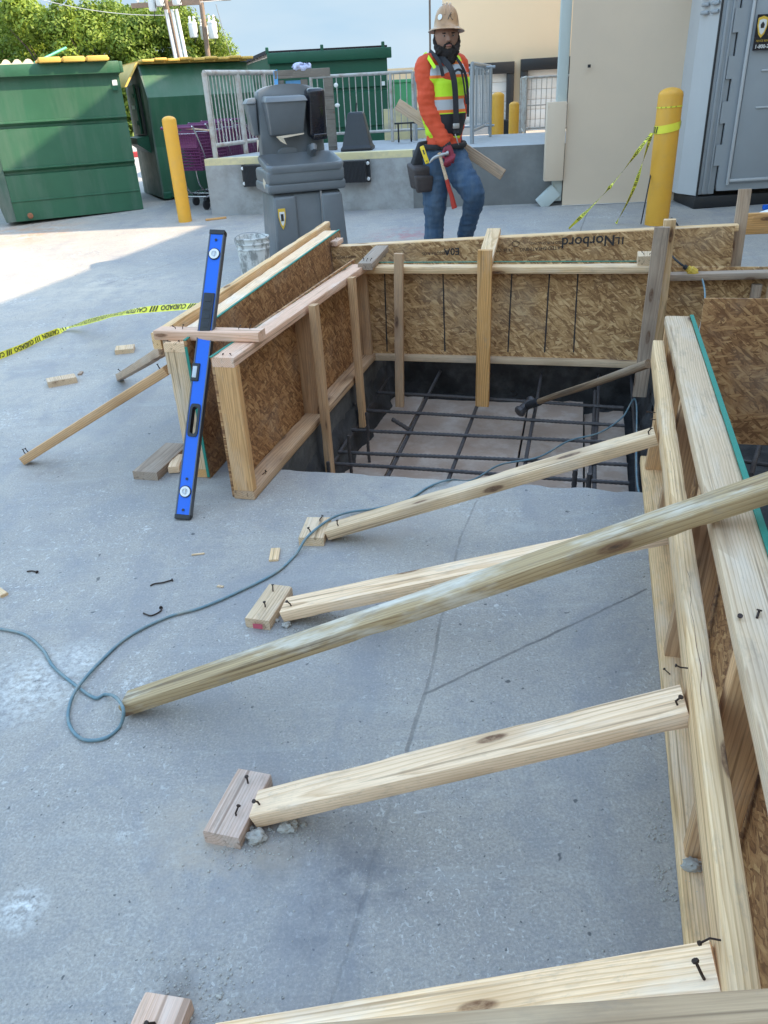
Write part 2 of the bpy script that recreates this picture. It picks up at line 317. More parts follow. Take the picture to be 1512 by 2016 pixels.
def leafmat(name, a, b_):
    m, t, b = mat(name); n = N(t); v = n.coord((1, 1, 1))
    ge = n.n('ShaderNodeNewGeometry')
    c = n.mix(ge.outputs['Random Per Island'], a, b_)
    c = n.mix(n.ramp(n.noise(v, .7, 3), [(.35, 0), (.65, .6)]), c, tuple(x*1.5 for x in b_))
    n.l(c, b.inputs['Base Color']); b.inputs['Roughness'].default_value = .6
    tr = n.n('ShaderNodeBsdfTranslucent'); n.l(c, tr.inputs[0]); mx = n.n('ShaderNodeMixShader'); mx.inputs[0].default_value = .35
    n.l(b.outputs[0], mx.inputs[1]); n.l(tr.outputs[0], mx.inputs[2]); n.l(mx.outputs[0], t.nodes['Material Output'].inputs[0])
    return m
M['leaf'] = leafmat('leaf_green', (.075, .145, .012), (.20, .265, .035))
M['leaf2'] = leafmat('leaf_deep_green', (.055, .12, .012), (.14, .20, .025))

# ------------------------------------------------------------ object helpers
WM = {}
def link(o, parent=None, mw=None):
    COL.objects.link(o); mw = mw or Matrix.Identity(4)
    if parent: o.parent = parent; o.matrix_basis = WM[parent.name].inverted() @ mw
    else: o.matrix_basis = mw
    WM[o.name] = mw
    return o
def tag(o, label=None, cat=None, group=None, kind=None):
    if label: o['label'] = label
    if cat: o['category'] = cat
    if group: o['group'] = group
    if kind: o['kind'] = kind
    return o
def empty(name, loc, rz=0, label=None, cat=None, group=None, mw=None):
    o = bpy.data.objects.new(name, None); o.empty_display_size = .1
    link(o, None, mw or (Matrix.Translation(Vector(loc)) @ Matrix.Rotation(rz, 4, 'Z')))
    return tag(o, label, cat, group)
def frame(o, x, up):
    x = Vector(x).normalized(); y = Vector(up).cross(x).normalized(); z = x.cross(y)
    m = Matrix((x, y, z)).transposed().to_4x4(); m.translation = Vector(o); return m
class MB:
    def __init__(s): s.b = bmesh.new()
    def box(s, c, d, rot=None, bev=0, seg=2, taper=None):
        r = bmesh.ops.create_cube(s.b, size=1); vs = r['verts']
        for v in vs:
            v.co = Vector((v.co.x*d[0], v.co.y*d[1], v.co.z*d[2]))
            if taper and v.co.z > 0: v.co.x *= taper[0]; v.co.y *= taper[1]
        if bev:
            es = list({e for v in vs for e in v.link_edges})
            r2 = bmesh.ops.bevel(s.b, geom=es, offset=bev, segments=seg, affect='EDGES', profile=.5)
            vs = list({v for f in r2['faces'] for v in f.verts} | {v for v in vs if v.is_valid})
        mt = Matrix.Translation(Vector(c)) @ (rot.to_4x4() if rot else Matrix.Identity(4))
        bmesh.ops.transform(s.b, matrix=mt, verts=vs); return s
    def tube(s, pts, r, n=8, closed=False, caps=True, ends=None):
        pts = [Vector(p) for p in pts]; rings = []; N_ = len(pts); up = None
        for i, p in enumerate(pts):
            if closed: d = pts[(i+1) % N_]-pts[i-1]
            else: d = pts[min(i+1, N_-1)]-pts[max(i-1, 0)]
            d.normalize()
            if up is None: up = Vector((0, 0, 1)) if abs(d.z) < .9 else Vector((1, 0, 0))
            a = d.cross(up).normalized(); up = a.cross(d).normalized(); rr = r[i] if isinstance(r, (list, tuple)) else r
            rings.append([s.b.verts.new(p + (a*math.cos(2*PI*k/n) + up*math.sin(2*PI*k/n))*rr) for k in range(n)])
        for i in range(N_ if closed else N_-1):
            A, B = rings[i], rings[(i+1) % N_]
            for k in range(n): s.b.faces.new((A[k], A[(k+1) % n], B[(k+1) % n], B[k]))
        if caps and not closed: s.b.faces.new(rings[0][::-1]); s.b.faces.new(rings[-1])
        return s
    def lathe(s, prof, c=(0, 0, 0), n=32, sx=1, sy=1, rot=None):
        c = Vector(c); rings = []
        for r, z in prof:
            ring = []
            for k in range(n):
                q = Vector((r*sx*math.cos(2*PI*k/n), r*sy*math.sin(2*PI*k/n), z))
                if rot: q = rot @ q
                ring.append(s.b.verts.new(c+q))
            rings.append(ring)
        for i in range(len(rings)-1):
            for k in range(n): s.b.faces.new((rings[i][k], rings[i][(k+1) % n], rings[i+1][(k+1) % n], rings[i+1][k]))
        if prof[0][0] > 1e-4: s.b.faces.new(rings[0][::-1])
        if prof[-1][0] > 1e-4: s.b.faces.new(rings[-1])
        return s
    def prism(s, poly, a, b):      # polygon of 3D points swept by vector b-a
        d = Vector(b)-Vector(a); v0 = [s.b.verts.new(Vector(p)+Vector(a)) for p in poly]; v1 = [s.b.verts.new(v.co+d) for v in v0]
        k = len(poly)
        s.b.faces.new(v0[::-1]); s.b.faces.new(v1)
        for i in range(k): s.b.faces.new((v0[i], v0[(i+1) % k], v1[(i+1) % k], v1[i]))
        return s
    def quad(s, *ps):
        s.b.faces.new([s.b.verts.new(Vector(p)) for p in ps]); return s
    def hexa(s, b4, t4):           # 4 bottom, 4 top corners
        v = [s.b.verts.new(Vector(p)) for p in (*b4, *t4)]
        for f in ((3, 2, 1, 0), (4, 5, 6, 7), (0, 1, 5, 4), (1, 2, 6, 5), (2, 3, 7, 6), (3, 0, 4, 7)): s.b.faces.new([v[i] for i in f])
        return s
    def ball(s, c, r, n=12, sc=(1, 1, 1), rot=None):
        rr = bmesh.ops.create_uvsphere(s.b, u_segments=n*2, v_segments=n, radius=r)
        mt = Matrix.Translation(Vector(c)) @ (rot.to_4x4() if rot else Matrix.Identity(4)) @ Matrix.Diagonal((*sc, 1))
        bmesh.ops.transform(s.b, matrix=mt, verts=rr['verts']); return s
    def mesh(s, smooth=None, bev=0):
        if bev:
            bmesh.ops.bevel(s.b, geom=s.b.edges[:], offset=bev, segments=2, affect='EDGES', profile=.5)
        bmesh.ops.recalc_face_normals(s.b, faces=s.b.faces)
        m = bpy.data.meshes.new('m'); s.b.to_mesh(m); s.b.free()
        if smooth:
            m.polygons.foreach_set('use_smooth', [True]*len(m.polygons))
            try: m.set_sharp_from_angle(angle=R(smooth))
            except Exception: pass
        return m
    def build(s, name, mt, parent=None, mw=None, smooth=None, bev=0, local=True):
        # local: coordinates are in the parent's frame; mw: explicit world matrix
        me = s.mesh(smooth, bev); me.name = name; mts = mt if isinstance(mt, list) else [mt]
        for q in mts: me.materials.append(q)
        o = bpy.data.objects.new(name, me)
        if mw is None: mw = WM[parent.name].copy() if parent else Matrix.Identity(4)
        return link(o, parent, mw)
def board(name, p0, p1, wd, th, wdir, mt, parent=None, bev=.0035, cut=0):
    p0, p1 = Vector(p0), Vector(p1); L = (p1-p0).length
    x = (p1-p0).normalized(); y = (Vector(wdir)-x*Vector(wdir).dot(x)).normalized(); z = x.cross(y)
    m = Matrix((x, y, z)).transposed().to_4x4(); m.translation = (p0+p1)/2
    # a sawn bar with softened, slightly worn corners and a faint natural bow
    b = MB(); n = max(3, min(70, int(L/.025))) if bev else 1; sd = random.random()*90; rings = []
    bow1, bow2 = random.uniform(-1, 1)*.0016*L, random.uniform(-1, 1)*.0016*L
    for i in range(n+1):
        t = i/n; X = (t-.5)*L; oy = 4*t*(1-t)*bow1; oz = 4*t*(1-t)*bow2; ring = []
        for ci, (sy, sz, a0) in enumerate(((1, 1, 0), (-1, 1, PI/2), (-1, -1, PI), (1, -1, 3*PI/2))):
            wear = noise.noise(Vector((X*9, ci*5.3, sd))); r = bev*(1+.55*wear+(1.1 if wear > .42 else 0)) if bev else 0
            r = min(r, wd*.45, th*.45)
            for k in range(3):
                a = a0+PI/4*k; ring.append(b.b.verts.new((X, sy*(wd/2-r)+r*math.cos(a)+oy, sz*(th/2-r)+r*math.sin(a)+oz)))
        rings.append(ring)
    for A, B in zip(rings, rings[1:]):
        for k in range(12): b.b.faces.new((A[k], A[(k+1) % 12], B[(k+1) % 12], B[k]))
    b.b.faces.new(rings[0][::-1]); b.b.faces.new(rings[-1])
    if not bev: bmesh.ops.remove_doubles(b.b, verts=b.b.verts, dist=1e-6)
    return b.build(name, mt, parent, mw=m, smooth=35)
def nail(p, d, parent, L=.03, r=.0028):
    p = Vector(p); d = Vector(d).normalized(); side = Vector((random.uniform(-1, 1), random.uniform(-1, 1), .3))*.012
    b = MB(); r *= .55; b.tube([p-d*.004, p+d*L*.6, p+d*L+side], r, 6); b.tube([p+d*L+side, p+d*(L+.002)+side*1.12], r*2.2, 8)
    return b.build('nail', M['nail'], parent, mw=Matrix.Identity(4), smooth=50)
def spline(pts, k=8, closed=False):
    pts = [Vector(p) for p in pts]; out = []; n = len(pts)
    for i in range(n if closed else n-1):
        if closed: a, b, c, d = pts[i-1], pts[i], pts[(i+1) % n], pts[(i+2) % n]
        else: a, b, c, d = pts[max(i-1, 0)], pts[i], pts[i+1], pts[min(i+2, n-1)]
        for j in range(k):
            t = j/k; out.append(.5*((2*b)+(-a+c)*t+(2*a-5*b+4*c-d)*t*t+(-a+3*b-3*c+d)*t**3))
    if not closed: out.append(pts[-1])
    return out
def text_geo(s, size, bold=0):
    cu = bpy.data.curves.new('t', 'FONT'); cu.body = s; cu.size = size; cu.resolution_u = 3; cu.offset = bold; cu.align_x = 'LEFT'
    o = bpy.data.objects.new('t', cu); COL.objects.link(o); dg = bpy.context.evaluated_depsgraph_get(); dg.update()
    me = bpy.data.meshes.new_from_object(o.evaluated_get(dg)); vs = [v.co.copy() for v in me.vertices]; fs = [tuple(p.vertices) for p in me.polygons]
    bpy.data.objects.remove(o); bpy.data.curves.remove(cu); bpy.data.meshes.remove(me); return vs, fs
def text(name, s, size, org, xd, yd, mt, parent, bold=0, off=.0015, center=False, mw=None):
    vs, fs = text_geo(s, size, bold); xd, yd = Vector(xd).normalized(), Vector(yd).normalized(); nn = xd.cross(yd)
    if center and vs:
        cx = (min(v.x for v in vs)+max(v.x for v in vs))/2
    else: cx = 0
    me = bpy.data.meshes.new(name); me.from_pydata([Vector(org)+xd*(v.x-cx)+yd*v.y+nn*off for v in vs], [], fs); me.materials.append(mt)
    o = bpy.data.objects.new(name, me); return link(o, parent, mw if mw is not None else (WM[parent.name].copy() if parent else Matrix.Identity(4)))
def remesh(mb, name, mt, parent, vox, smooth_it=4, disp=None):
    me = mb.mesh(); o = bpy.data.objects.new('tmp', me); COL.objects.link(o)
    md = o.modifiers.new('r', 'REMESH'); md.mode = 'VOXEL'; md.voxel_size = vox; md.use_smooth_shade = True
    sm = o.modifiers.new('s', 'SMOOTH'); sm.factor = .5; sm.iterations = smooth_it
    dg = bpy.context.evaluated_depsgraph_get(); dg.update()
    m2 = bpy.data.meshes.new_from_object(o.evaluated_get(dg)); bpy.data.objects.remove(o); m2.name = name
    m2.materials.clear()
    for q in (mt if isinstance(mt, list) else [mt]): m2.materials.append(q)
    if disp:
        for v in m2.vertices: v.co = disp(v.co.copy(), v.normal.copy())
    m2.polygons.foreach_set('use_smooth', [True]*len(m2.polygons))
    o = bpy.data.objects.new(name, m2); return link(o, parent, Matrix.Identity(4))
ORD = ['first', 'second', 'third', 'fourth', 'fifth', 'sixth', 'seventh', 'eighth', 'ninth', 'tenth']
# ------------------------------------------------------------ ground slab with the two pits
PU0, PU1, PV0, PV1 = -1.27, .41, 2.93, 5.08
QU0, QU1, QV0, QV1 = .425, 2.4, 2.25, 5.0
def vcut():
    us = [-300, -80, -30, -14, -8, -5, -3]
    x = PU0
    while x < PU1-.01: us.append(round(x, 4)); x += (PU1-PU0)/44
    us += [PU1, QU0, 1.2, QU1, 4, 7, 12, 30, 80, 300]
    vs = [-60, -10, -3, 0, 1.2, QV0, PV0, 4.0, QV1, PV1, V0, 6, 8, 11, V1, 30, 80, 400]
    return us, vs
us, vs = vcut()
b = MB(); grid = {}
for i, a in enumerate(us):
    for j, c in enumerate(vs):
        p = P(a, c)
        if c == PV0 and PU0 < a < PU1: p += V_*(noise.noise(Vector((a*9, 0, 0)))*.022 + noise.noise(Vector((a*31, 3, 0)))*.010)
        p.z = SL*(min(max(c, V0), V1)-V0); grid[i, j] = b.b.verts.new(p)
def inhole(a0, a1, c0, c1):
    return (a0 >= PU0-1e-6 and a1 <= PU1+1e-6 and c0 >= PV0-1e-6 and c1 <= PV1+1e-6) or (a0 >= QU0-1e-6 and a1 <= QU1+1e-6 and c0 >= QV0-1e-6 and c1 <= QV1+1e-6)
for i in range(len(us)-1):
    for j in range(len(vs)-1):
        if not inhole(us[i], us[i+1], vs[j], vs[j+1]):
            b.b.faces.new((grid[i, j], grid[i+1, j], grid[i+1, j+1], grid[i, j+1]))
TH = .15
for e in [e for e in b.b.edges if len(e.link_faces) == 1]:
    p, q = e.verts[0].co, e.verts[1].co
    if max(abs(p.x), abs(p.y), abs(q.x), abs(q.y)) > 8: continue
    b.b.faces.new([b.b.verts.new(x) for x in (p, q, q-Z_*TH, p-Z_*TH)]).material_index = 1
J = lambda x, y: G(x, y).to_2d().to_3d()
joints = [(J(1275, 1160), J(838, 1366), .0055, .85), (J(905, 1060), J(838, 1366), .006, .6), (J(838, 1366), J(800, 1480), .007, .7), (J(800, 1480), J(690, 1860), .007, .35),
          (J(940, 985), J(905, 1060), .005, .45), (J(190, 578), J(480, 500), .006, .6), (gs(1160, 410), gs(1140, 460), .008, .7), (J(690, 1860), J(640, 2016), .005, .3)]
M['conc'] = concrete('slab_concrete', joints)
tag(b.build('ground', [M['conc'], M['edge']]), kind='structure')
# soil lining of the pits (walls dug by machine) as one rough sheet each
def soil(name, u0, u1, v0, v1, zf, seed):
    b = MB(); st = .05
    def wall(a, c, inw):
        L = (c-a).length; n = max(2, int(L/st)); k = 9; rows = []
        for i in range(n+1):
            col = []
            for j in range(k+1):
                p = a+(c-a)*(i/n); p = p.copy(); p.z = -.12-(abs(zf)-.12)*j/k
                nz = noise.fractal(Vector((p.x*6+seed, p.y*6, p.z*7)), 1, 2, 4)
                col.append(b.b.verts.new(p+inw*(nz*.035+.02+.05*j/k)))
            rows.append(col)
        for i in range(n):
            for j in range(k): b.b.faces.new((rows[i][j], rows[i+1][j], rows[i+1][j+1], rows[i][j+1]))
    A, B, C_, D = P(u0, v0), P(u1, v0), P(u1, v1), P(u0, v1)
    wall(D, C_, -V_); wall(A, D, U_); wall(B, C_, -U_); wall(A, B, V_)
    n = 30; g = [[b.b.verts.new(P(u0+(u1-u0)*i/n, v0+(v1-v0)*j/n, zf+.02*noise.fractal(Vector((i*.5+seed, j*.5, 0)), 1, 2, 3))) for j in range(n+1)] for i in range(n+1)]
    for i in range(n):
        for j in range(n): b.b.faces.new((g[i][j], g[i+1][j], g[i+1][j+1], g[i][j+1]))
    tag(b.build(name, M['soil'], smooth=60), kind='structure')
soil('pit_soil', PU0-.02, PU1+.02, PV0-.02, PV1+.05, -.47, 0)
soil('side_pit_soil', QU0-.02, QU1, QV0-.02, QV1+.02, -.45, 5)

# void boards lying in the pit
ZB = -.405
def uvz(x, y, z):
    p = G(x, y, z); return p.dot(U_), p.dot(V_)
bx = [-1.13, -.80, -.32, .02, .30]
edges = [(uvz(672, 915, ZB)[0], uvz(752, 772, ZB)[0]), (uvz(782, 900, ZB)[0], uvz(840, 775, ZB)[0]), (uvz(1020, 930, ZB)[0], uvz(1047, 765, ZB)[0]), (uvz(1155, 945, ZB)[0], uvz(1151, 765, ZB)[0]), (.30, .30)]
for i in range(4):
    a0, a1 = edges[i]; c0, c1 = edges[i+1]; g = .006
    lo, hi = 3.0+.02*i, 5.0-(.05 if i % 2 else 0)
    b = MB(); zz = ZB+.004*(i % 3); t = .03; n = 14; bot, top = [], []
    nu = 8
    def Q(s, r, up):
        uu = (a0+g)*(1-r)+(a1+g)*r; u2 = (c0-g)*(1-r)+(c1-g)*r
        if i < 3: vv = lo+(hi-lo)*r
        else: vv = lo+(hi-.0-lo)*r
        if r == 1: vv += .02*noise.noise(Vector((s*7, i*3, 0)))-(.10*max(0, s-.3) if i == 3 else 0)
        if r == 0: vv += .01*noise.noise(Vector((s*7, i*3, 5)))
        z = zz + .006*noise.noise(Vector((s*3+i*5, r*6, 1)))
        if i == 3 and r > .8: z -= .06*(r-.8)/.2*(1-s)
        return P(uu*(1-s)+u2*s, vv, z-(0 if up else t))
    g1 = [[b.b.verts.new(Q(s/nu, r/n, True)) for r in range(n+1)] for s in range(nu+1)]
    g0 = [[b.b.verts.new(Q(s/nu, r/n, False)) for r in range(n+1)] for s in range(nu+1)]
    for s in range(nu):
        for r in range(n):
            b.b.faces.new((g1[s][r], g1[s+1][r], g1[s+1][r+1], g1[s][r+1])); b.b.faces.new((g0[s][r], g0[s][r+1], g0[s+1][r+1], g0[s+1][r]))
        b.b.faces.new((g0[s][0], g0[s+1][0], g1[s+1][0], g1[s][0])); b.b.faces.new((g0[s][n], g1[s][n], g1[s+1][n], g0[s+1][n]))
    for r in range(n):
        b.b.faces.new((g0[0][r], g1[0][r], g1[0][r+1], g0[0][r+1])); b.b.faces.new((g0[nu][r], g0[nu][r+1], g1[nu][r+1], g1[nu][r]))
    tag(b.build('void_board', M['board'], smooth=40), '%s brown board from the left on the pit bottom under the rebar mat' % ORD[i], 'board', 'brown boards on the pit bottom')

# rebar mat
ZR = -.245
def rebar(name, p0, p1, label, group='steel bars of the rebar mat', r=.0100, bend=.006):
    p0, p1 = Vector(p0), Vector(p1); L = (p1-p0).length; n = int(L/.012); s = random.random()*50
    pts = []; rr = []
    for i in range(n+1):
        t = i/n; pts.append(p0.lerp(p1, t)+Vector((noise.noise(Vector((s, t*2, 0))), noise.noise(Vector((0, s, t*2))), noise.noise(Vector((t*2, 1, s)))))*bend); rr.append(r*(1.13 if i % 2 else .94))
    b = MB(); b.tube(pts, rr, 8)
    return tag(b.build(name, M['rebar'], smooth=30), label, 'rebar', group)
vb = [((648, 925), (773, 728)), ((765, 935), (868, 728)), ((880, 950), (964, 735)), ((1030, 935), (1068, 728)), ((1170, 950), (1178, 745)), ((1255, 962), (1243, 745))]
for i, (a, c) in enumerate(vb):
    p, q = G(*a, ZR), G(*c, ZR); p -= V_*.12; q = q+(q-p)*.06
    rebar('rebar', p, q, '%s lengthwise rebar counted from the left, running front to back in the pit' % ORD[i])
rebar('rebar', G(1162, 945, ZR), G(1172, 770, ZR), 'rebar lapped close beside the fifth lengthwise bar of the pit mat')
cb = [((690, 769), (990, 787)), ((690, 806), (990, 824)), ((690, 847), (990, 861)), ((690, 891), (990, 904)), ((690, 914), (990, 934))]
for i, (a, c) in enumerate(cb[::-1]):
    p, q = G(*a, ZR+.018), G(*c, ZR+.018); d = (q-p).normalized(); m = p.lerp(q, .5)
    s = (m.dot(U_)+1.25); e = (.27-m.dot(U_)); rebar('rebar', m-d*s, m+d*e, '%s crosswise rebar counted from the front edge of the pit' % ORD[i])
rebar('rebar', P(-.55, 3.06, -.2), P(.27, 3.04, -.21), 'crosswise rebar tucked under the broken front slab edge')
rebar('rebar', G(772, 825, -.18), G(812, 850, -.27), 'short black rebar offcut poking up from the mat, left of the sledgehammer', r=.012, bend=.001)
for k, (x, y, h) in enumerate([(1132, 932, .09), (1160, 940, .11)]):
    p = G(x, y, -.12); rebar('rebar_stub', p-Z_*.14, p+Z_*.02, ('left' if k == 0 else 'right')+' one of two upright rebar stubs at the front right of the pit', 'upright rebar stubs', .012, 0)
for k in range(3):
    p = P(-1.16+.01*k, 3.25+.33*k, 0); rebar('rebar', p-Z_*.42, p-Z_*.10, '%s upright rebar stub from the front along the left pit wall' % ORD[k], 'upright rebars at the left pit wall', .0085)
for k, (a, c, zz) in enumerate([((1440, 858), (1600, 868), -.1), ((1510, 815), (1480, 935), -.12), ((1500, 985), (1600, 1010), -.2), ((1440, 905), (1620, 930), -.25)]):
    rebar('rebar', G(*a, zz), G(*c, zz), 'rebar in the dark right-hand pit, '+['nearest the leaning strand board', 'running towards the camera', 'crosswise beside the green-edged form', 'deepest crosswise one'][k], 'steel bars in the side pit', .011)

# ------------------------------------------------------------ form walls
def pl(name, a, c, wd, th, mt, par, wdir=None): return board(name, P(*a), P(*c), wd, th, wdir or U_, mt, par)
def sheet(name, x0, L, H, T, xd, mt, par, inkl=()):
    # sheathing: length along xd, height along z, lower-left corner x0
    xd = Vector(xd); L = xd.length; x = xd.normalized(); z = Z_; yv = z.cross(x); zz = (z-x*z.dot(x)).normalized()
    m = Matrix((x, zz, x.cross(zz))).transposed().to_4x4(); m.translation = Vector(x0)+xd/2+zz*H/2
    b = MB(); b.box((0, 0, 0), (L, H, T)); return b.build(name, mt, par, mw=m), m
# left inner form
F1 = empty('form_wall', P(-1.32, 2.65), -AL, 'low timber form wall with open studs and a pink top plate along the left side of the pit', 'formwork')
pl('top_plate', (-1.325, 2.63, .592), (-1.295, 4.50, .572), .092, .038, M['pink'], F1)
pl('bottom_plate', (-1.320, 2.63, .021), (-1.29, 4.56, .02), .092, .038, M['gold'], F1)
vm = uvz(615, 812, .04)[1]
for k, v in enumerate((2.65, vm, 4.53)):
    board('stud', P(-1.32+.02*(v-2.65)/1.9, v, .041), P(-1.32+.012*(v-2.65)/1.9, v, .573-.018*(v-2.65)/1.9), .089, .038, U_, M['gold'], F1)
s1, m1 = sheet('sheathing', P(-1.374, 2.64, .004), 0, .605, .011, P(-1.345, 4.56)-P(-1.374, 2.64), M['osb2'], F1)
board('green_edge', P(-1.374, 2.63, .6115), P(-1.345, 4.50, .592), .011, .003, U_, M['osbgreen'], F1, bev=0)
for q in ((2.66, -1.30), (2.665, -1.34)): nail(P(q[1], q[0], .610), Z_, F1, .002)
nail(P(-1.29, 2.80, .04), Z_, F1, .012); nail(P(-1.30, 2.79, .04), Z_+U_, F1, .012)
text('ink_stamp', 'RATED SHEATHING 24/16', .035, P(-1.361, 2.95, .09), V_, -U_*0+Z_, M['ink'], F1, off=-.006, mw=Matrix.Identity(4))
text('ink_stamp', 'SIZED FOR SPACING', .026, P(-1.361, 3.0, .05), V_, Z_, M['ink'], F1, off=-.006, mw=Matrix.Identity(4))
# left outer form
F2 = empty('form_wall', P(-1.61, 2.82), -AL, 'outer timber form wall at the left with its top plate running back to the grey wash stand', 'formwork')
a0, a1 = P(-1.615, 2.80, .592), P(-1.70, 5.26, .645)
board('top_plate', a0, a1, .10, .038, U_, M['pine2'], F2)
board('bottom_plate', P(-1.615, 2.80, .021), P(-1.68, 5.2, .03), .089, .038, U_, M['gold'], F2)
for k, v in enumerate((2.82, 3.6, 4.4, 5.2)):
    uo = -1.615-.035*(v-2.8); board('stud', P(uo, v, .041), P(uo, v, .572+.02*(v-2.8)), .089, .038, U_, M['pine' if k == 0 else 'gold'], F2)
sheet('sheathing', P(-1.560, 2.80, .0), 0, .625, .011, P(-1.645, 5.28)-P(-1.560, 2.80)+Z_*.04, M['osb2'], F2)
board('green_edge', P(-1.560, 2.79, .627), P(-1.645, 5.26, .668), .012, .004, U_, M['osbgreen'], F2, bev=0)
board('waler', P(-1.73, 2.86, .60), P(-1.80, 5.5, .655), .038, .07, U_, M['pine'], F2)
board('end_cleat', P(-1.685, 2.90, .46), P(-1.685, 2.90, .605), .09, .03, V_, M['pine'], F2)
board('green_edge', P(-1.560, 2.792, .01), P(-1.560, 2.792, .60), .012, .004, U_, M['osbgreen'], F2, bev=0)
for q in ((2.82, -1.60), (2.82, -1.64)): nail(P(q[1], q[0], .611), Z_, F2, .002)
# block between the two left walls, low on the ground
tag(board('timber_block', P(-1.53, 3.0, .02), P(-1.39, 3.0, .02), .06, .035, V_, M['grey']), 'grey timber spacer block on the slab between the two left form walls', 'timber block')
# back inner form
F3 = empty('form_wall', P(-.45, 4.55), -AL, 'strand board form wall with dark seam lines and a pine top rail across the back of the pit', 'formwork')
board('top_plate', P(-1.31, 4.535, .556), P(.345, 4.535, .558), .089, .038, V_, M['pine'], F3)
board('bottom_plate', P(-1.27, 4.60, .010), P(.36, 4.60, .005), .089, .038, V_, M['pine'], F3)
s3, m3 = sheet('sheathing', P(-1.29, 4.596, .02), 0, .56, .011, P(.37, 4.596)-P(-1.29, 4.596), M['osb'], F3)
board('green_edge', P(-1.29, 4.596, .582), P(.37, 4.596, .584), .011, .003, V_, M['osbgreen'], F3, bev=0)
for x0, y0, x1, y1 in ((757, 535, 762, 692), (872, 535, 876, 692), (1008, 535, 1000, 693), (1082, 535, 1072, 694), (1138, 535, 1129, 694)):
    p, q = Vp(x0, y0, 4.588), Vp(x1, y1, 4.588); n = 14
    b = MB(); L = [[], []]
    for i in range(n+1):
        t = i/n; w_ = .004*(1+.6*noise.noise(Vector((t*9, x0, 0)))); c = p.lerp(q, t)+U_*.002*noise.noise(Vector((t*6, 0, x0)))
        L[0].append(b.b.verts.new(c-U_*w_)); L[1].append(b.b.verts.new(c+U_*w_))
    for i in range(n): b.b.faces.new((L[0][i], L[1][i], L[1][i+1], L[0][i+1]))
    b.build('seam_line', M['ink'], F3, mw=Matrix.Identity(4))
# back outer form with its upside-down mill stamp
F4 = empty('form_wall', P(-.5, 5.02), -AL, 'long outer strand board form wall behind the pit with upside-down black mill lettering', 'formwork')
zt = lambda u: .605+.04*(u+1.6)
s4, m4 = sheet('sheathing', P(-1.60, 5.0, .0), 0, .60, .012, P(.83, 5.0, .10)-P(-1.6, 5.0, 0), M['osb'], F4)
board('top_plate', P(-1.60, 5.045, zt(-1.6)-.018), P(.83, 5.045, zt(.83)-.016), .075, .034, V_, M['pine'], F4)
for u in (-1.5, -.6, .2, .8): board('stud', P(u, 5.045, .0), P(u, 5.045, .57), .038, .075, U_, M['pine'], F4)
xr = (P(.83, 5, .10)-P(-1.6, 5, 0)).normalized()
def stamp(s, size, x, y, bold=0):
    p = Vp(x, y, 4.992); text('ink_stamp', s, size, p, -xr, -Z_, M['ink'], F4, bold=bold, off=0, mw=Matrix.Identity(4))
stamp('Norbord', .085, 1212, 463, .0012); stamp('1L', .06, 1232, 466, .001); stamp('STRENGTH AXIS', .026, 890, 494); stamp('E0A', .06, 905, 488, .001)
stamp('RATED SHEATHING', .030, 1110, 484); stamp('SIZED FOR SPACING', .022, 1112, 474); stamp('THIS SIDE', .024, 760, 500); stamp('24/16  7/16', .026, 1010, 489); stamp('FACE EXPOSURE 1', .022, 700, 503)
b = MB(); ctr = Vp(1015, 480, 4.9915); b.tube([ctr+xr*.022*math.cos(2*PI*k/20)+Z_*.016*math.sin(2*PI*k/20) for k in range(20)], .0018, 4, closed=True); b.build('ink_ring', M['ink'], F4, mw=Matrix.Identity(4))
# right form with waler
F5 = empty('form_wall', P(.33, 1.8), -AL, 'long pine form wall with a green painted edge and a waler running towards the camera at the right', 'formwork')
board('top_plate', P(.333, .25, .592), P(.372, 3.33, .592), .094, .038, U_, M['pine'], F5)
board('bottom_plate', P(.314, .3, .021), P(.330, 3.2, .021), .092, .038, U_, M['pine'], F5)
for k, v in enumerate((.62, 1.19, 1.85, 2.49, 3.08)):
    board('stud', P(.328+.003*k, v, .041), P(.340+.009*k, v, .573), .089, .038, U_, M['gold'], F5)
board('stud', P(.372, 3.31, .041), P(.372, 3.31, .573), .089, .034, U_, M['gold'], F5)
sheet('sheathing', P(.386, .25, .0), 0, .612, .011, P(.427, 3.34)-P(.386, .25), M['osb2'], F5)
board('green_edge', P(.387, .24, .6135), P(.428, 3.335, .6135), .014, .005, U_, M['osbgreen'], F5, bev=0)
board('waler', P(.252, .22, .412), P(.297, 3.18, .508), .040, .089, U_, M['pine'], F5)
b = MB(); n = 40; LL = [[], []]
for i in range(n+1):                          # strip of bark left along the waler's corner
    t = .30+.36*i/n; c = P(.252, .22, .412).lerp(P(.297, 3.18, .508), t+.0)+Z_*.0455-U_*(.009+.006*noise.noise(Vector((i*.3, 0, 0)))); w_ = .0055*(.35+abs(noise.noise(Vector((i*.35, 4, 0)))))*(math.sin(PI*i/n)**.4+.02)
    LL[0].append(b.b.verts.new(c-U_*w_)); LL[1].append(b.b.verts.new(c+U_*w_+Z_*.0005))
for i in range(n): b.b.faces.new((LL[0][i], LL[1][i], LL[1][i+1], LL[0][i+1]))
M['barks'] = plain('brown_bark_strip', (.20, .10, .065), .9, var=.4, sc=60, bump=.5)
b.build('bark_strip', M['barks'], F5, mw=Matrix.Identity(4))
for x, y in ((1407, 1213), (1442, 1217)): nail(G(1455+(x-1407)*1, y, .611), Z_, F5, .003, .004)
for x, y in ((1350, 1315), (1413, 1850)): nail(Up(x, y, .232), -U_, F5, .016, .0028)
nail(Up(1288, 812, .25), -U_, F5, .02); nail(Up(1288, 826, .25), -U_, F5, .02)
for x, y in ((1318, 1330), (1305, 1065)): nail(G(x, y, .04), Z_, F5, .01)
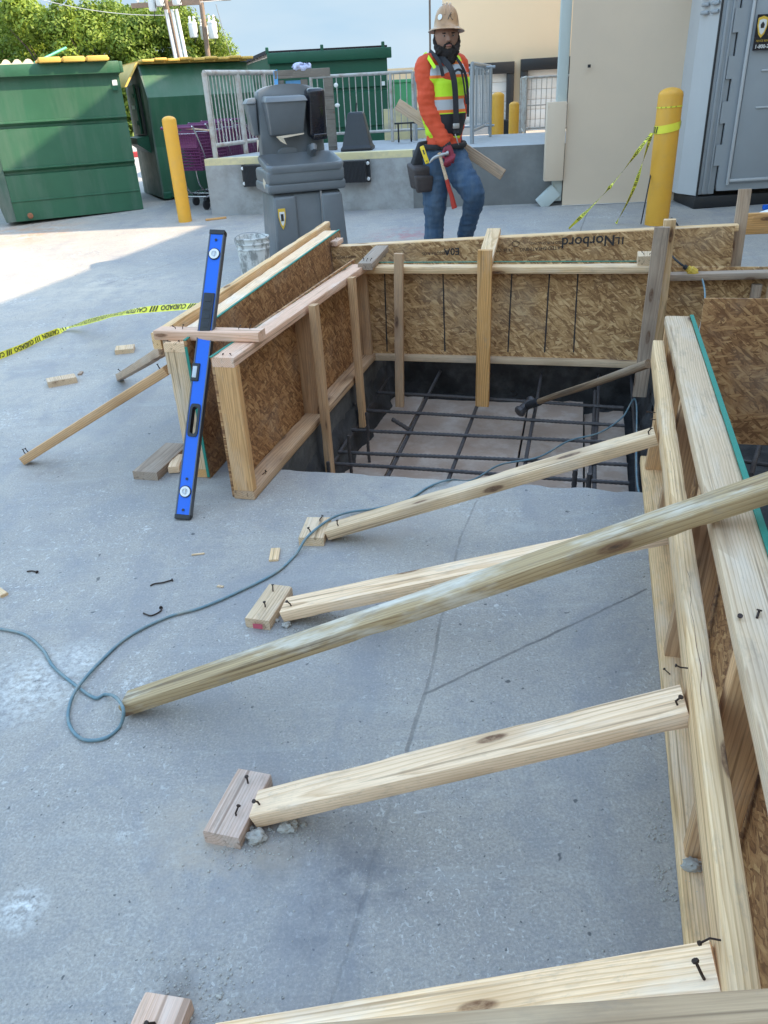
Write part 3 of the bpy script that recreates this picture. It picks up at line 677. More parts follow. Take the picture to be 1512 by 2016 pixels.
# right bay: leaning panel, back boards
F6 = empty('strand_panel', P(.9, 3.6), -AL, 'dark brown strand board panel standing upright in the right-hand pit beside the green-edged form', 'panel')
pA = Vp(1387, 586, 3.6); sheet('sheet', P(pA.dot(U_), 3.6, -.05), 0, .67, .011, P(1.0, 0), M['osb2'], F6)
F7 = empty('form_wall', P(.7, 4.65), -AL, 'short strand board form wall with a weathered grey rail across the right-hand pit', 'formwork')
sheet('sheathing', P(.43, 4.66, .02), 0, .52, .011, P(1.0, 0), M['osb'], F7)
board('rail', P(.43, 4.61, .498), P(.965, 4.61, .512), .08, .035, V_, M['grey'], F7)
board('stud', P(.90, 4.60, .02), P(.90, 4.60, .46), .05, .04, U_, M['grey'], F7)
board('stud', P(.955, 4.56, .0), P(.965, 4.56, .50), .03, .06, U_, M['gold'], F7)
tag(board('timber_rail', P(.86, 5.32, .66), P(1.6, 5.32, .68), .12, .038, Z_, M['gold']), 'brown timber rail at the far right behind the grey stake', 'timber')
b = MB(); b.box((0, 0, 0), (.5, .5, .012)); b.box((0, .2, .02), (.5, .04, .04))
M['tarp'] = plain('black_drain_sheet', (.02, .02, .023), .5, var=.5, sc=30, bump=.6, dirt=(.2, .2, .2), dirt_sc=14, dirt_amt=.6)
tag(b.build('plastic_sheet', M['tarp'], mw=frame(P(1.08, 5.05, .42), U_, V_*.25-Z_*0+Z_)), 'black plastic sheet at the right edge behind the strand board walls', 'plastic sheet')
# white bag behind
b = MB(); b.ball((0, 0, 0), .2, 10, (1.4, .8, .35))
def lump(v, n_): return v+n_*.03*noise.noise(v*9)
bag = remesh(b, 'cement_bag', M['white'], None, .02, 2, lump); bag.matrix_basis = Matrix.Translation(P(1.28, 5.75, .62)); tag(bag, 'crumpled white bag at the far right edge behind the timber rail', 'bag')
b = MB(); b.box((0, 0, 0), (.06, .05, .05), bev=.01); tag(b.build('bottle_cap', M['level'], mw=Matrix.Translation(gs(1508, 408, .03))), 'small blue plastic object on the slab by the portable toilet', 'plastic piece')

# ------------------------------------------------------------ stakes (driven down through the pit)
def stake(xa, ya, va, xb, yb, vb_, wd, th, mt, label, ext=0):
    p, q = Vp(xa, ya, va), Vp(xb, yb, vb_); q = q+(q-p).normalized()*ext
    return tag(board('form_stake', q, p, wd, th, U_, mt), label, 'stake', 'stakes holding the form walls')
stake(785, 499, 4.46, 787, 770, 4.46, .052, .035, M['gold'], 'thin reddish-brown stake against the back form wall, leftmost of those on it', .1)
stake(955, 492, 4.45, 950, 768, 4.45, .08, .038, M['gold'], 'wide golden stake in the middle of the back form wall', .1)
stake(1319, 432, 4.48, 1295, 655, 4.52, .06, .038, M['pine'], 'tallest pale stake at the right corner of the back form wall', .1)
stake(1304, 447, 4.40, 1264, 740, 4.40, .075, .035, M['grey'], 'weathered grey stake leaning at the right corner of the back form wall', .12)
stake(1467, 372, 5.12, 1449, 500, 5.10, .068, .035, M['grey'], 'grey stake at the far right in front of the portable toilet', .4)
def stakeu(xa, ya, ua, xb, yb, ub, wd, th, mt, label, ext=0):
    p, q = Up(xa, ya, ua), Up(xb, yb, ub); q = q+(q-p).normalized()*ext
    return tag(board('form_stake', q, p, wd, th, V_, mt), label, 'stake', 'stakes holding the form walls')
stakeu(617, 600, -1.235, 648, 905, -1.215, .058, .035, M['gold'], 'nearer of the two golden stakes on the left inner form wall', .12)
stakeu(692, 546, -1.235, 712, 800, -1.215, .058, .035, M['gold'], 'farther of the two golden stakes on the left inner form wall', .12)

# ------------------------------------------------------------ cleats across the form tops
def cleat(p0, p1, wd, th, wdir, mt, label, nails=()):
    o = tag(board('cleat', p0, p1, wd, th, wdir, mt), label, 'cleat', 'cleats nailed across the form tops')
    for t, s in nails: nail(Vector(p0).lerp(Vector(p1), t)+Vector(wdir)*s+Z_*(th/2-.002), Z_, o, .012, .003)
    return o
cleat(P(-1.72, 2.87, .632), P(-1.255, 2.87, .632), .075, .038, V_, M['pink'], 'pinkish cleat joining the two left form walls behind the blue level', ((.18, .0), (.25, .0), (.78, .01), (.88, .015)))
cleat(P(-1.235, 4.40, .596), P(-1.24, 4.83, .62), .085, .038, U_, M['grey'], 'grey-brown cleat over the left end of the back form walls', ((.1, .0), (.13, -.02), (.13, .02)))
cleat(P(-.56, 4.50, .598), P(-.585, 5.14, .665), .085, .038, U_, M['pine'], 'pale cleat in the middle over the top of the wide golden stake', ((.1, 0),))
cleat(P(.315, 4.50, .60), P(.315, 4.62, .605), .10, .055, U_, M['pine'], 'short pale block on the right end of the back form wall', ((.3, -.02), (.3, .01)))
cleat(P(-1.60, 4.98, .625), P(-1.60, 5.12, .625), .05, .03, U_, M['pink'], 'small pinkish cleat in the far left corner of the outer forms', ((.5, 0),))

# ------------------------------------------------------------ braces
def brace(p0, p1, wd, th, mt, label, wdir=None, nails=(), cat='brace', group='braces propping the form walls', name='brace'):
    p0, p1 = Vector(p0), Vector(p1); side = (p1-p0).cross(Z_).normalized()
    o = tag(board(name, p0, p1, wd, th, wdir or side, mt, bev=.004), label, cat, group)
    d = (p1-p0).normalized(); nrm = side.cross(d).normalized()
    if nrm.z < 0: nrm = -nrm
    for t, s in nails: nail(p0.lerp(p1, t)+side*s+nrm*(th/2-.002), nrm, o, .02, .0042)
    return o
brace(G(648, 1046, .028), Up(1291, 858, .255), .075, .040, M['pine'], 'pale timber brace nearest the pit, running from its block up to the waler', nails=((.045, .02), (.985, .02)))
brace(G(562, 1200, .030), Up(1310, 1045, .262), .085, .040, M['pine2'], 'timber brace passing under the long weathered beam, with a block marked red at its foot', nails=((.03, .02),))
brace(G(508, 1592, .028), Up(1352, 1388, .245), .078, .040, M['pine2'], 'pale brace just right of the stones, between the weathered beam and bottom brace', nails=((.02, .01), (.985, .015)))
brace(G(420, 2075, .03), Up(1418, 1925, .242), .085, .038, M['pine2'], 'pale brace at the bottom of the picture nailed to the waler', nails=((.98, .01),))
pa = G(250, 1385, .024); pb = G(1400, 998, .648)
bm = brace(pa, pa+(pb-pa)*1.16, .070, .038, M['green'], 'long weathered greenish beam lying from the slab up over the right form wall', cat='timber beam', group=None, name='timber_beam')
brace(G(400, 2146, .62), G(1640, 2050, .63), .09, .04, M['brownbeam'], 'brownish treated timber crossing the bottom right corner closest to the camera', cat='timber beam', group=None, name='timber_beam')
brace(G(48, 905, .02), Up(330, 728, -1.72), .05, .04, M['gold'], 'long thin golden brace leaning from the slab to the outer left form', nails=((.03, .0), (.06, .01), (.97, 0)))
brace(G(236, 742, .02), Up(322, 690, -1.74), .045, .04, M['grey'], 'short grey brace behind the long golden one at the outer left form', nails=((.05, 0),))
# ------------------------------------------------------------ blocks on the slab
def block(nl, nr, fl, h, mt, label, cat='timber block', group='timber blocks on the slab', nails=(), name='timber_block'):
    A, B, C_ = (gs(*q, h) for q in (nl, nr, fl)); long_ = C_-A; wd = (B-A); wdir = (wd-long_.normalized()*wd.dot(long_.normalized()))
    c0 = (A+B)/2; p0 = Vector((c0.x, c0.y, c0.z-h/2)); p1 = p0+long_
    o = tag(board(name, p0, p1, wdir.length, h, wdir, mt), label, cat, group)
    for t, s in nails: nail(p0.lerp(p1, t)+wdir.normalized()*s+Z_*(h/2-.002), Z_, o, .016, .0042)
    return o
block((399, 1636), (470, 1650), (468, 1513), .038, M['pink'], 'knotty block with two bent nails at the foot of the pale brace with the stones', nails=((.3, .012), (.8, .0)))
bk2 = block((481, 1217), (530, 1222), (529, 1150), .036, M['pine'], 'dusty block with a red mark on its end, at the foot of the split brace', nails=((.35, .0), (.8, -.01)))
q0, q1 = gs(497, 1221, .036), gs(516, 1223, .036); qd = (q1-q0).normalized(); qn = qd.cross(Z_)
b = MB(); b.quad(*[p+qn*.0032-Z_*h for p, h in ((q0, .010), (q1, .010), (q1, .029), (q0, .029))]); b.build('red_mark', M['kraft'], bk2, mw=Matrix.Identity(4))
block((588, 1056), (636, 1061), (605, 1016), .036, M['pine'], 'pale block with two nails under the cord, at the foot of the farthest brace', nails=((.25, -.01), (.8, .01)))
block((245, 2040), (345, 2050), (282, 1955), .038, M['pink'], 'block cut by the bottom edge of the picture at the lower left', nails=((.3, .0),))
block((93, 752), (151, 743), (90, 744), .036, M['pine'], 'pale block lying alone on the slab with a chip beside it, far left')
block((226, 688), (262, 688), (229, 679), .03, M['pine'], 'small pale offcut on the slab behind the grey brace, left of the forms')
p0, p1 = gs(286, 937, .02), gs(350, 880, .02)
tag(board('timber_block', p0, p1, .12, .04, (p1-p0).cross(Z_), M['grey']), 'weathered wide plank offcut on the slab just left of the foot of the blue level', 'timber block', 'timber blocks on the slab')
tag(board('timber_block', gs(342, 925, .02), gs(352, 900, .02), .05, .03, U_, M['pine2']), 'small pale wedge between the weathered offcut and the blue level', 'timber block', 'timber blocks on the slab')
block((0, 1172), (16, 1166), (-14, 1162), .012, M['pine'], 'small wood scrap at the left edge of the picture', 'wood scrap', 'wood scraps on the slab', name='wood_scrap')
block((529, 1101), (548, 1102), (533, 1078), .008, M['pine'], 'thin rectangular wood chip between the two upper brace blocks', 'wood scrap', 'wood scraps on the slab', name='wood_scrap')
block((377, 1090), (377, 1092), (402, 1087), .006, M['pine'], 'thin splinter on the slab right of the foot of the level', 'wood scrap', 'wood scraps on the slab', name='wood_scrap')
block((152, 736), (160, 735), (156, 731), .012, M['grey'], 'tiny dark chip beside the block at far left', 'wood scrap', 'wood scraps on the slab', name='wood_scrap')
block((427, 1153), (437, 1157), (430, 1150), .004, M['pine'], 'tiny pale chip above the cord, left of the split brace', 'wood scrap', 'wood scraps on the slab', name='wood_scrap')
tag(board('wood_scrap', gs(405, 433, .01), gs(445, 428, .01), .06, .02, V_, M['gold']), 'flat wood scrap at the foot of the concrete dock by the left bollard', 'wood scrap', 'wood scraps on the slab')
b = MB(); a = G(484, 1226, .02); c_ = G(500, 1228, .02)
# bent nails lying loose
for pts, lab in (([(296, 1153), (305, 1149), (320, 1147), (338, 1142)], 'long bent nail on the slab, upper of the two left of the cord'), ([(282, 1207), (296, 1212), (308, 1208), (317, 1202), (317, 1197)], 'curved bent nail on the slab, lower of the two left of the cord'), ([(53, 1125), (63, 1124), (72, 1126)], 'short straight nail at the far left of the slab')):
    b = MB(); q = spline([G(x, y, .004) for x, y in pts], 5); b.tube(q, .0026, 6); b.tube([q[-1], q[-1]+(q[-1]-q[-2]).normalized()*.004], .006, 8)
    tag(b.build('loose_nail', M['nail'], smooth=50), lab, 'nail', 'loose nails on the slab')
for pts in ([(785, 770), (795, 772), (797, 778), (788, 781)],):
    b = MB(); b.tube(spline([G(x+220, y+0, -.37) for x, y in pts], 5), .003, 6); tag(b.build('tie_wire', M['nail'], smooth=50), 'short curl of tie wire on the boards in the pit', 'wire')
# stones and rubble
def stone(c, r, label=None, sc=(1, .8, .6), seed=0, name='stone', group='broken concrete stones'):
    b = MB(); bmesh.ops.create_icosphere(b.b, subdivisions=3 if r > .012 else 1, radius=1)
    rot = Matrix.Rotation(seed*1.7, 3, 'Z') @ Matrix.Rotation(seed*.9, 3, 'X')
    for v in b.b.verts:
        q = v.co.copy(); k = 1+.35*noise.fractal(q*1.3+Vector((seed*3.1, 0, 0)), 1, 2, 3)+.22*noise.cell(q*2.2+Vector((seed, 0, 0)))
        q = rot @ (q*k); v.co = Vector((q.x*sc[0], q.y*sc[1], q.z*sc[2]))*r
    o = b.build(name, M['stone'], mw=Matrix.Translation(c+Z_*r*sc[2]*.7), smooth=28)
    return tag(o, label, 'stone', group) if label else o
SN = [(505, 1652, .022, 'larger jagged stone beside the knotty block with two nails'), (568, 1632, .021, 'smooth pale round stone under the brace at the knotty block'), (489, 1650, .011, 'small stone wedged against the right side of the knotty block'), (494, 1632, .009, 'small stone tucked under the lower end of the brace at the knotty block'), (531, 1634, .007, 'little stone between the jagged stone and the round stone'), (598, 1626, .008, 'small stone right of the smooth round one'),
      (545, 1223, .010, 'small white stone against the block with the red mark'), (564, 1233, .014, 'flat white stone right of the block with the red mark'), (680, 1063, .007, 'small stone under the foot of the brace nearest the pit'), (411, 1716, .004, 'pebble on the slab below the knotty block'), (432, 1964, .007, 'grey stone right of the cut-off block at the bottom'), (368, 2008, .010, 'stone touching the cut-off block at the bottom')]
for i, (x, y, r, lab) in enumerate(SN): stone(G(x, y), r, lab, seed=i+1)
stone(G(1362, 1708, .04), .019, 'largest grey stone on the bottom plate of the right form wall', seed=20); stone(G(1384, 1712, .04), .010, 'smaller stone beside the largest one on the right bottom plate', seed=21)
stone(G(1400, 1868, .04), .014, 'stone on the right bottom plate just above the lowest brace', seed=23)
def rubble(name, label, spots, n):
    b = MB(); rnd = random.Random(len(spots)*3+n)
    for _ in range(n):
        x, y, sp, z = rnd.choice(spots); c = G(x, y, z)+Vector((rnd.gauss(0, sp), rnd.gauss(0, sp), 0)); r = rnd.choice((.0008, .001, .0014, .002, .003))*rnd.uniform(.6, 1.1)
        k = len(b.b.verts); rr = bmesh.ops.create_icosphere(b.b, subdivisions=1, radius=r)
        for v in rr['verts']: v.co = Vector((v.co.x*rnd.uniform(.7, 1.3), v.co.y*rnd.uniform(.7, 1.3), v.co.z*rnd.uniform(.4, .9)))+c+Z_*r*.4
    return tag(b.build(name, M['stone']), label, 'rubble', kind='stuff')
rubble('rubble', 'concrete crumbs scattered by the brace blocks and along the right form', [(520, 1655, .02, 0), (470, 1672, .03, 0), (600, 1640, .025, 0), (600, 1232, .035, 0), (640, 1215, .04, 0), (560, 1240, .03, 0), (690, 1065, .03, 0), (420, 1960, .04, 0), (400, 1990, .04, 0), (340, 1950, .04, 0), (640, 1215, .02, 0)], 1100)
rubble('rubble', 'crumbs of concrete along the bottom plate of the right form', [(1374, 1740, .010, .04), (1380, 1755, .009, .04), (1372, 1725, .012, .04), (1385, 1780, .008, .04), (1300, 1720, .012, 0), (1290, 1600, .018, 0), (1300, 1650, .014, 0), (1312, 1760, .012, 0), (1264, 1130, .02, 0), (1258, 1060, .02, 0), (1275, 1440, .02, 0)], 620)
rubble('rubble', 'small grey lumps of broken concrete beside the brace feet', [(540, 1650, .018, 0), (590, 1645, .02, 0), (590, 1225, .02, 0), (460, 1965, .03, 0), (410, 2000, .03, 0), (1372, 1730, .010, .04)], 160)
rubble('grit', 'loose grit scattered over the near slab', [(300, 1600, .3, 0), (700, 1500, .35, 0), (500, 1300, .4, 0), (900, 1750, .2, 0), (250, 1100, .4, 0), (1000, 1350, .35, 0), (400, 1850, .2, 0)], 900)
# ------------------------------------------------------------ buildings
BA = R(6.6); W_ = Vector((math.cos(BA), -math.sin(BA), 0)); B_ = Vector((math.sin(BA), math.cos(BA), 0))
c0 = gs(1106, 405); c0.z = 0
HB = 6.25
E_ = Vector((.34, .94, 0)).normalized()
wing0 = Vector((5.86, 9.25, 0))               # where the long side wing meets the end wall
TB = empty('tan_building', c0, -BA, 'tall tan stucco building with a sharp corner behind the yellow bollard and portable toilet', 'building')
b = MB()
q1 = c0 + W_*((wing0-c0).dot(W_)); q1 = q1
foot = [c0, q1, q1-E_*24, q1-E_*24+Vector((9, -3, 0)), c0+W_*13+B_*1.0, c0+W_*13+B_*9, c0+B_*9+W_*2.2]
b.prism([p-Z_*.3 for p in foot], (0, 0, 0), (0, 0, HB+.3)); b.build('wall', M['tan'], TB, mw=Matrix.Identity(4))
b = MB(); b.prism([p-W_*.0 for p in (c0-W_*.05-B_*.05, q1-B_*.05, q1+B_*.1, c0+B_*.1-W_*.05)], Z_*(HB+.002), Z_*(HB+.14)); b.build('coping', M['trim'], TB, mw=Matrix.Identity(4))
def wp(a, d, z): return c0+W_*a+B_*d+Z_*z
b = MB(); b.box((0, 0, 0), (.11, .11, 5.0), bev=.006); b.build('downspout', M['trim'], TB, mw=frame(wp(-.06, .09, 3.75), W_, Z_), smooth=30)
b = MB(); b.box((0, 0, 0), (.11, .10, .42), bev=.006); b.build('downspout', M['trim'], TB, mw=frame(wp(-.06, .09, .47), W_, Z_), smooth=30)
b = MB(); b.box((0, 0, 0), (.15, .12, .24), bev=.006); b.build('downspout_outlet', M['trim'], TB, mw=frame(wp(-.16, .06, .30), W_, Z_) @ Matrix.Rotation(R(48), 4, 'Y'), smooth=30)
b = MB(); b.box((0, 0, 0), (.21, .16, .80), bev=.006)
for sx in (-.092, .092):
    for sz in (-.36, 0, .36): b.box((sx, -.082, sz), (.012, .006, .012))
b.build('downspout_guard', M['tan'], TB, mw=frame(wp(-.115, .03, .885), W_, Z_), smooth=30)
b = MB(); b.box((0, 0, 0), (.03, .02, .03)); b.build('wall_fixture', M['blk'], TB, mw=frame(Yp(1160, 130, 9.45), W_, Z_))
b = MB(); pts = [wp(.0, -.008, gz(c0)+.004), q1-B_*.008+Z_*(gz(q1)+.004)]
b.quad(pts[0]-B_*.03, pts[1]-B_*.03, pts[1], pts[0]); b.build('caulk_line', M['white'], TB, mw=Matrix.Identity(4))

# dock with its two faces
dl = gs(418, 425); dm = gs(815, 410); dr = c0+W_*.3+B_*.16; 
ztop = Yp(740, 300, dm.y).z
DK = empty('loading_dock', onz(dl), -BA, 'low concrete loading dock with a worn yellow top edge behind the man', 'loading dock')
lrec = Vector((.50, .86, 0)).normalized()
dd = (dm-dl); dd.z = 0; dd.normalize(); dn = Vector((-dd.y, dd.x, 0))
dl0 = Vector((dl.x, dl.y, 0)); dm0 = dl0+dd*((dm-dl).dot(dd)); dr0 = dl0+dd*((dr-dl0).dot(dd))
zt = .855
def tess_wall(a, c, z0, z1, n_, amp, seed):
    b = MB(); L = (c-a).length; nx, nz = int(L/.04), int((z1-z0)/.04); g = []
    for i in range(nx+1):
        g.append([b.b.verts.new(a+(c-a)*(i/nx)+Z_*(z0+(z1-z0)*j/nz)-n_*amp*(noise.fractal(Vector(((a+(c-a)*(i/nx)).x*2.5, j*.09, seed)), 1, 2, 4))) for j in range(nz+1)])
    for i in range(nx):
        for j in range(nz): b.b.faces.new((g[i][j], g[i+1][j], g[i+1][j+1], g[i][j+1]))
    return b
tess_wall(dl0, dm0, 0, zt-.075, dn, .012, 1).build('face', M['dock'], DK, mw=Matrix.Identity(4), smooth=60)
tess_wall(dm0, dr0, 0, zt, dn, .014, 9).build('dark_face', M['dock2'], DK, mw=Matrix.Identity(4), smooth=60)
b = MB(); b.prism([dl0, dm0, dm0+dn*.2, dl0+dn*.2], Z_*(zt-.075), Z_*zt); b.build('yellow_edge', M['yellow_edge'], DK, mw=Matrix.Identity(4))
b = MB(); bl = dl0+lrec*2.6
b.prism([dl0+dn*.203+dd*.1, dm0+dn*.203, dm0+dn*.02, dr0+dn*.02, dr0+dn*2.6, bl], Z_*.0, Z_*(zt-.003)); b.build('platform', M['docktop'], DK, mw=Matrix.Identity(4))
b = MB(); b.prism([dl0+dn*.02, bl+dd*.0, bl+dd*.02, dl0+dd*.03+dn*.02], Z_*0, Z_*(zt-.08)); b.build('side_face', M['dock'], DK, mw=Matrix.Identity(4))
# bumpers
def bumper(x0, x1, y, lab):
    c = Yp((x0+x1)/2, y, dl0.y-.0); t = (c-dl0).dot(dd)/(1); t = (Vector((c.x, c.y, 0))-dl0).dot(dd)
    pos = dl0+dd*t-dn*.075+Z_*.655
    wd = (Yp(x1, y, pos.y)-Yp(x0, y, pos.y)).length
    e = empty('dock_bumper', pos, 0, lab, 'dock bumper', 'dock bumpers', mw=frame(pos, dd, Z_))
    b = MB(); k = 22
    for i in range(k): b.box((-wd*.41+wd*.82*(i+.5)/k, 0, 0), (wd*.82/k*.86, .13, .235), bev=.003, seg=1)
    b.box((0, .03, 0), (wd*.84, .06, .21)); b.build('pad', M['rubber'], e)
    b = MB()
    for s in (-1, 1): b.box((s*wd*.455, .03, 0), (wd*.09, .05, .25), bev=.004)
    b.build('end_plate', M['blk'], e)
    for s in (-1, 1):
        for z in (-.085, .085):
            b = MB(); b.lathe([(.02, 0), (.02, .012), (.012, .016)], n=10, rot=Matrix.Rotation(PI/2, 3, 'X')); b.build('bolt', M['white'], e, mw=WM[e.name] @ Matrix.Translation((s*wd*.455, .002, z)))
bumper(484, 555, 342, 'left dock bumper of ribbed black rubber, partly behind the wash stand')
bumper(667, 740, 336, 'right dock bumper of ribbed black rubber, between wash stand and man')

# railings
def railing(name, a, c, zb, ht, n, label, gap=.14, r=.022, m='rail', posts=(0, 1), br=.008, group='railings on the dock', toprail=True, mids=()):
    a = Vector(a); c = Vector(c); e = empty(name, a, 0, label, 'railing', group)
    MI = Matrix.Identity(4)
    b = MB(); b.tube([a+Z_*ht, c+Z_*ht], r, 10); b.build('top_rail', M[m], e, mw=MI, smooth=50)
    b = MB(); b.tube([a+Z_*gap, c+Z_*gap], r*.85, 10); b.build('bottom_rail', M[m], e, mw=MI, smooth=50)
    for t in mids: b = MB(); b.tube([a+Z_*t, c+Z_*t], r*.5, 8); b.build('middle_rail', M[m], e, mw=MI, smooth=50)
    for t in posts:
        p = a.lerp(c, t); b = MB(); b.tube([p, p+Z_*(ht+.001)], r*1.05, 10); b.build('post', M[m], e, mw=MI, smooth=50)
    for i in range(1, n):
        p = a.lerp(c, i/n)
        if min(abs(i/n-t) for t in posts) < .35/n: continue
        b = MB(); b.tube([p+Z_*gap, p+Z_*ht], br, 6); b.build('baluster', M[m], e, mw=MI, smooth=50)
    return e
ra = Yp(425, 312, dl0.y+.08); ra.z = zt
rb = Yp(545, 163, 12.0); rb = Vector((rb.x, rb.y, zt))
railing('railing', ra, rb, zt, .92, 22, 'scuffed white railing receding along the left end of the dock', posts=(0, .42, .80), r=.03)
rc = Yp(655, 150, 12.0); rd = Yp(812, 150, 12.0); re_ = Yp(905, 150, 12.1)
railing('railing', (rc.x-.3, 12.0, zt), (rd.x+.0, 11.95, zt), zt, .84, 16, 'white railing at the back of the dock in front of the dark green dumpster', posts=(0, .78, 1), r=.022)
railing('railing', (rd.x+.03, 11.95, zt), (rd.x+1.1, 11.85, zt), zt, .84, 13, 'grey railing continuing behind the left shoulder of the man', posts=(0, .95), r=.018, m='steel')
g0 = Yp(930, 140, 10.6); g1 = Yp(958, 200, 12.6)
railing('railing', (g0.x, 10.6, zt), (g1.x+.05, 12.6, zt), zt, .86, 12, 'grey steel railing receding just right of the man', m='steel', r=.024)
railing('railing', (Yp(1026, 170, 17).x, 17.0, .5), (Yp(1106, 170, 17).x+.6, 17.0, .5), .5, 1.08, 14, 'distant pale handrail in front of the right dock door', m='rail', r=.02, mids=(.6,), gap=.2)
railing('railing', (Yp(1024, 170, 16).x, 15.4, .5), (Yp(1028, 170, 17).x, 16.9, .5), .5, 1.08, 8, 'distant handrail going down the steps left of the right dock door', m='rail', r=.02, gap=.2)

# far building with dock doors
fz = Z_*0
FB = empty('warehouse', Vector((5, 21, .45)), -BA, 'cream warehouse wall with black framed dock doors seen right of the man', 'building')
fo = Yp(872, 100, 21.0); fo.z = .3
dq = W_
def fp(x, y, off=0):
    # point on the warehouse front
    d = ray(x, y); t = (fo-CO).dot(B_)/d.dot(B_); return CO+d*t-B_*off
b = MB(); b.prism([fo, fo+W_*12, fo+W_*12+B_*8, fo+B_*8], Z_*0, Z_*6); b.build('wall', M['cream'], FB, mw=Matrix.Identity(4))
def door(xl, xr, yt, yb, lab=None):
    a, c = fp(xl, yt), fp(xr, yt); L = (Vector((c.x, c.y, 0))-Vector((a.x, a.y, 0))).length; z1 = a.z; z0 = .30
    base = Vector((a.x, a.y, 0)); m = frame(base+Z_*z0, W_, Z_)
    fr = bpy.data.objects.new('dock_door', None); link(fr, FB, m)
    H = z1-z0; t = .17
    b = MB(); b.box((t/2, -.10, H/2), (t, .2, H), bev=.01); b.box((L-t/2, -.10, H/2), (t, .2, H), bev=.01); b.box((L/2, -.12, H-t*.7), (L, .24, t*1.4), bev=.01)
    b.build('seal_frame', M['blk'], fr, smooth=40)
    b = MB()
    for k in range(7): b.box((L/2, -.02, (H-.2)*(k+.5)/7), (L-2*t, .04, (H-.2)/7-.006), bev=.004)
    b.build('door_panel', M['white'], fr, smooth=40)
    return fr, m, L, H
fr, m, L, H = door(893, 1012, 128, 250)
b = MB(); 
cx, cz = Vector((0, 0, 0)), None
pc = m.inverted() @ fp(960, 140, .25); s = .075
b.tube([(pc.x-s*1.35, -.245, pc.z), (pc.x, -.245, pc.z+s), (pc.x+s*1.35, -.245, pc.z), (pc.x, -.245, pc.z-s)], .006, 4, closed=True); b.build('diamond_mark', M['white'], fr)
text('door_number', '4', .08, (pc.x, -.243, pc.z-.03), (1, 0, 0), (0, 0, 1), M['white'], fr, bold=.004, center=True)
door(1025, 1135, 117, 250)
b = MB(); sl = fp(893, 262); sr = fp(1015, 262)
b.prism([Vector((sl.x, sl.y-.9, .35)), Vector((sr.x, sr.y-.9, .35)), Vector((sr.x, sr.y-.3, .35)), Vector((sl.x, sl.y-.3, .35))], Z_*0, Z_*.33)
tag(b.build('dock_step', M['docktop'], mw=Matrix.Identity(4)), 'brown concrete step below the left dock door', 'step')
b = MB(); b.box((0, 0, 0), (.22, .2, .26), bev=.02); tag(b.build('rubber_block', M['rubber'], mw=Matrix.Translation(Yp(990, 250, 17))), 'small black rubber block between the two far yellow bollards', 'rubber block')
# cream low wall far behind, thin pole
b = MB(); a = Yp(755, 240, 24); c_ = Yp(870, 240, 24); b.box((a.x+1.1, 24.5, 1.15), (3.6, .3, 1.75)); tag(b.build('boundary_wall', M['cream'], mw=Matrix.Identity(4)), 'pale cream wall seen through the railing left of the man', 'wall')
b = MB(); a = Yp(845, 95, 18); c_ = Yp(849, 0, 18); b.tube([Vector((a.x, 18, .4)), Vector((c_.x, 18, 6))], .02, 8); tag(b.build('thin_pole', M['pole'], mw=Matrix.Identity(4)), 'thin dark pole against the sky just left of the hard hat', 'pole')
b = MB(); a = gs(268, 312); b.box((a.x, a.y+.5, a.z+.05), (2.2, .18, .12), bev=.02); tag(b.build('curb', M['curb'], mw=Matrix.Identity(4)), 'red painted curb seen between the two left dumpsters', 'curb')
b = MB(); pc = Yp(793, 270, 10.5); b.box((0, 0, 0), (.62, .06, .42), bev=.005); o = b.build('cream_panel', M['yellow_edge'], mw=Matrix.Translation(Vector((Yp(800, 270, 12.4).x, 12.5, zt+.19)))); tag(o, 'cream board standing on the dock left of the waist of the man', 'panel')
b = MB(); b.box((0, 0, 0), (.5, .4, .9), bev=.02); b.box((0, 0, .47), (.54, .44, .05), bev=.01)
M['lgreen'] = plain('light_green_bin', (.10, .42, .18), .5); tag(b.build('green_bin', M['lgreen'], mw=Matrix.Translation(Vector((Yp(782, 200, 15).x, 15, 1.15)))), 'light green bin behind the railing left of the man', 'bin')

# bollards
def bollard(base, r, top, label, lean=0):
    base = onz(base); h = top-base.z
    e = empty('bollard', base, 0, label, 'bollard', 'yellow bollards')
    b = MB(); rr = r; prof = [(r, -.1), (r, h-r*.55)]+[(r*math.cos(a), h-r*.55+r*.55*math.sin(a)) for a in (.3, .6, .9, 1.2, 1.45)]+[(.0001, h)]
    b.lathe(prof, n=36); b.build('sleeve', M['yellow'], e, smooth=40); return e
bL = gs(365, 436); bollard(bL, .082, 1.35, 'yellow bollard standing between the left dumpsters and the dock, nearest the shopping carts')
bR = gs(1292, 441); eR = bollard(bR, .114, Yp(1316, 172, bR.y).z, 'large yellow bollard wrapped in caution tape in front of the tan building')
for x, yt, r, Y, l in ((979, 181, .105, 14.5, 'taller of the two far yellow bollards, nearer the man'), (1011, 200, .09, 15.5, 'shorter of the two far yellow bollards, nearer the handrail')):
    p = Yp(x, 260, Y); bollard(p, r, Yp(x, yt, Y).z, l)

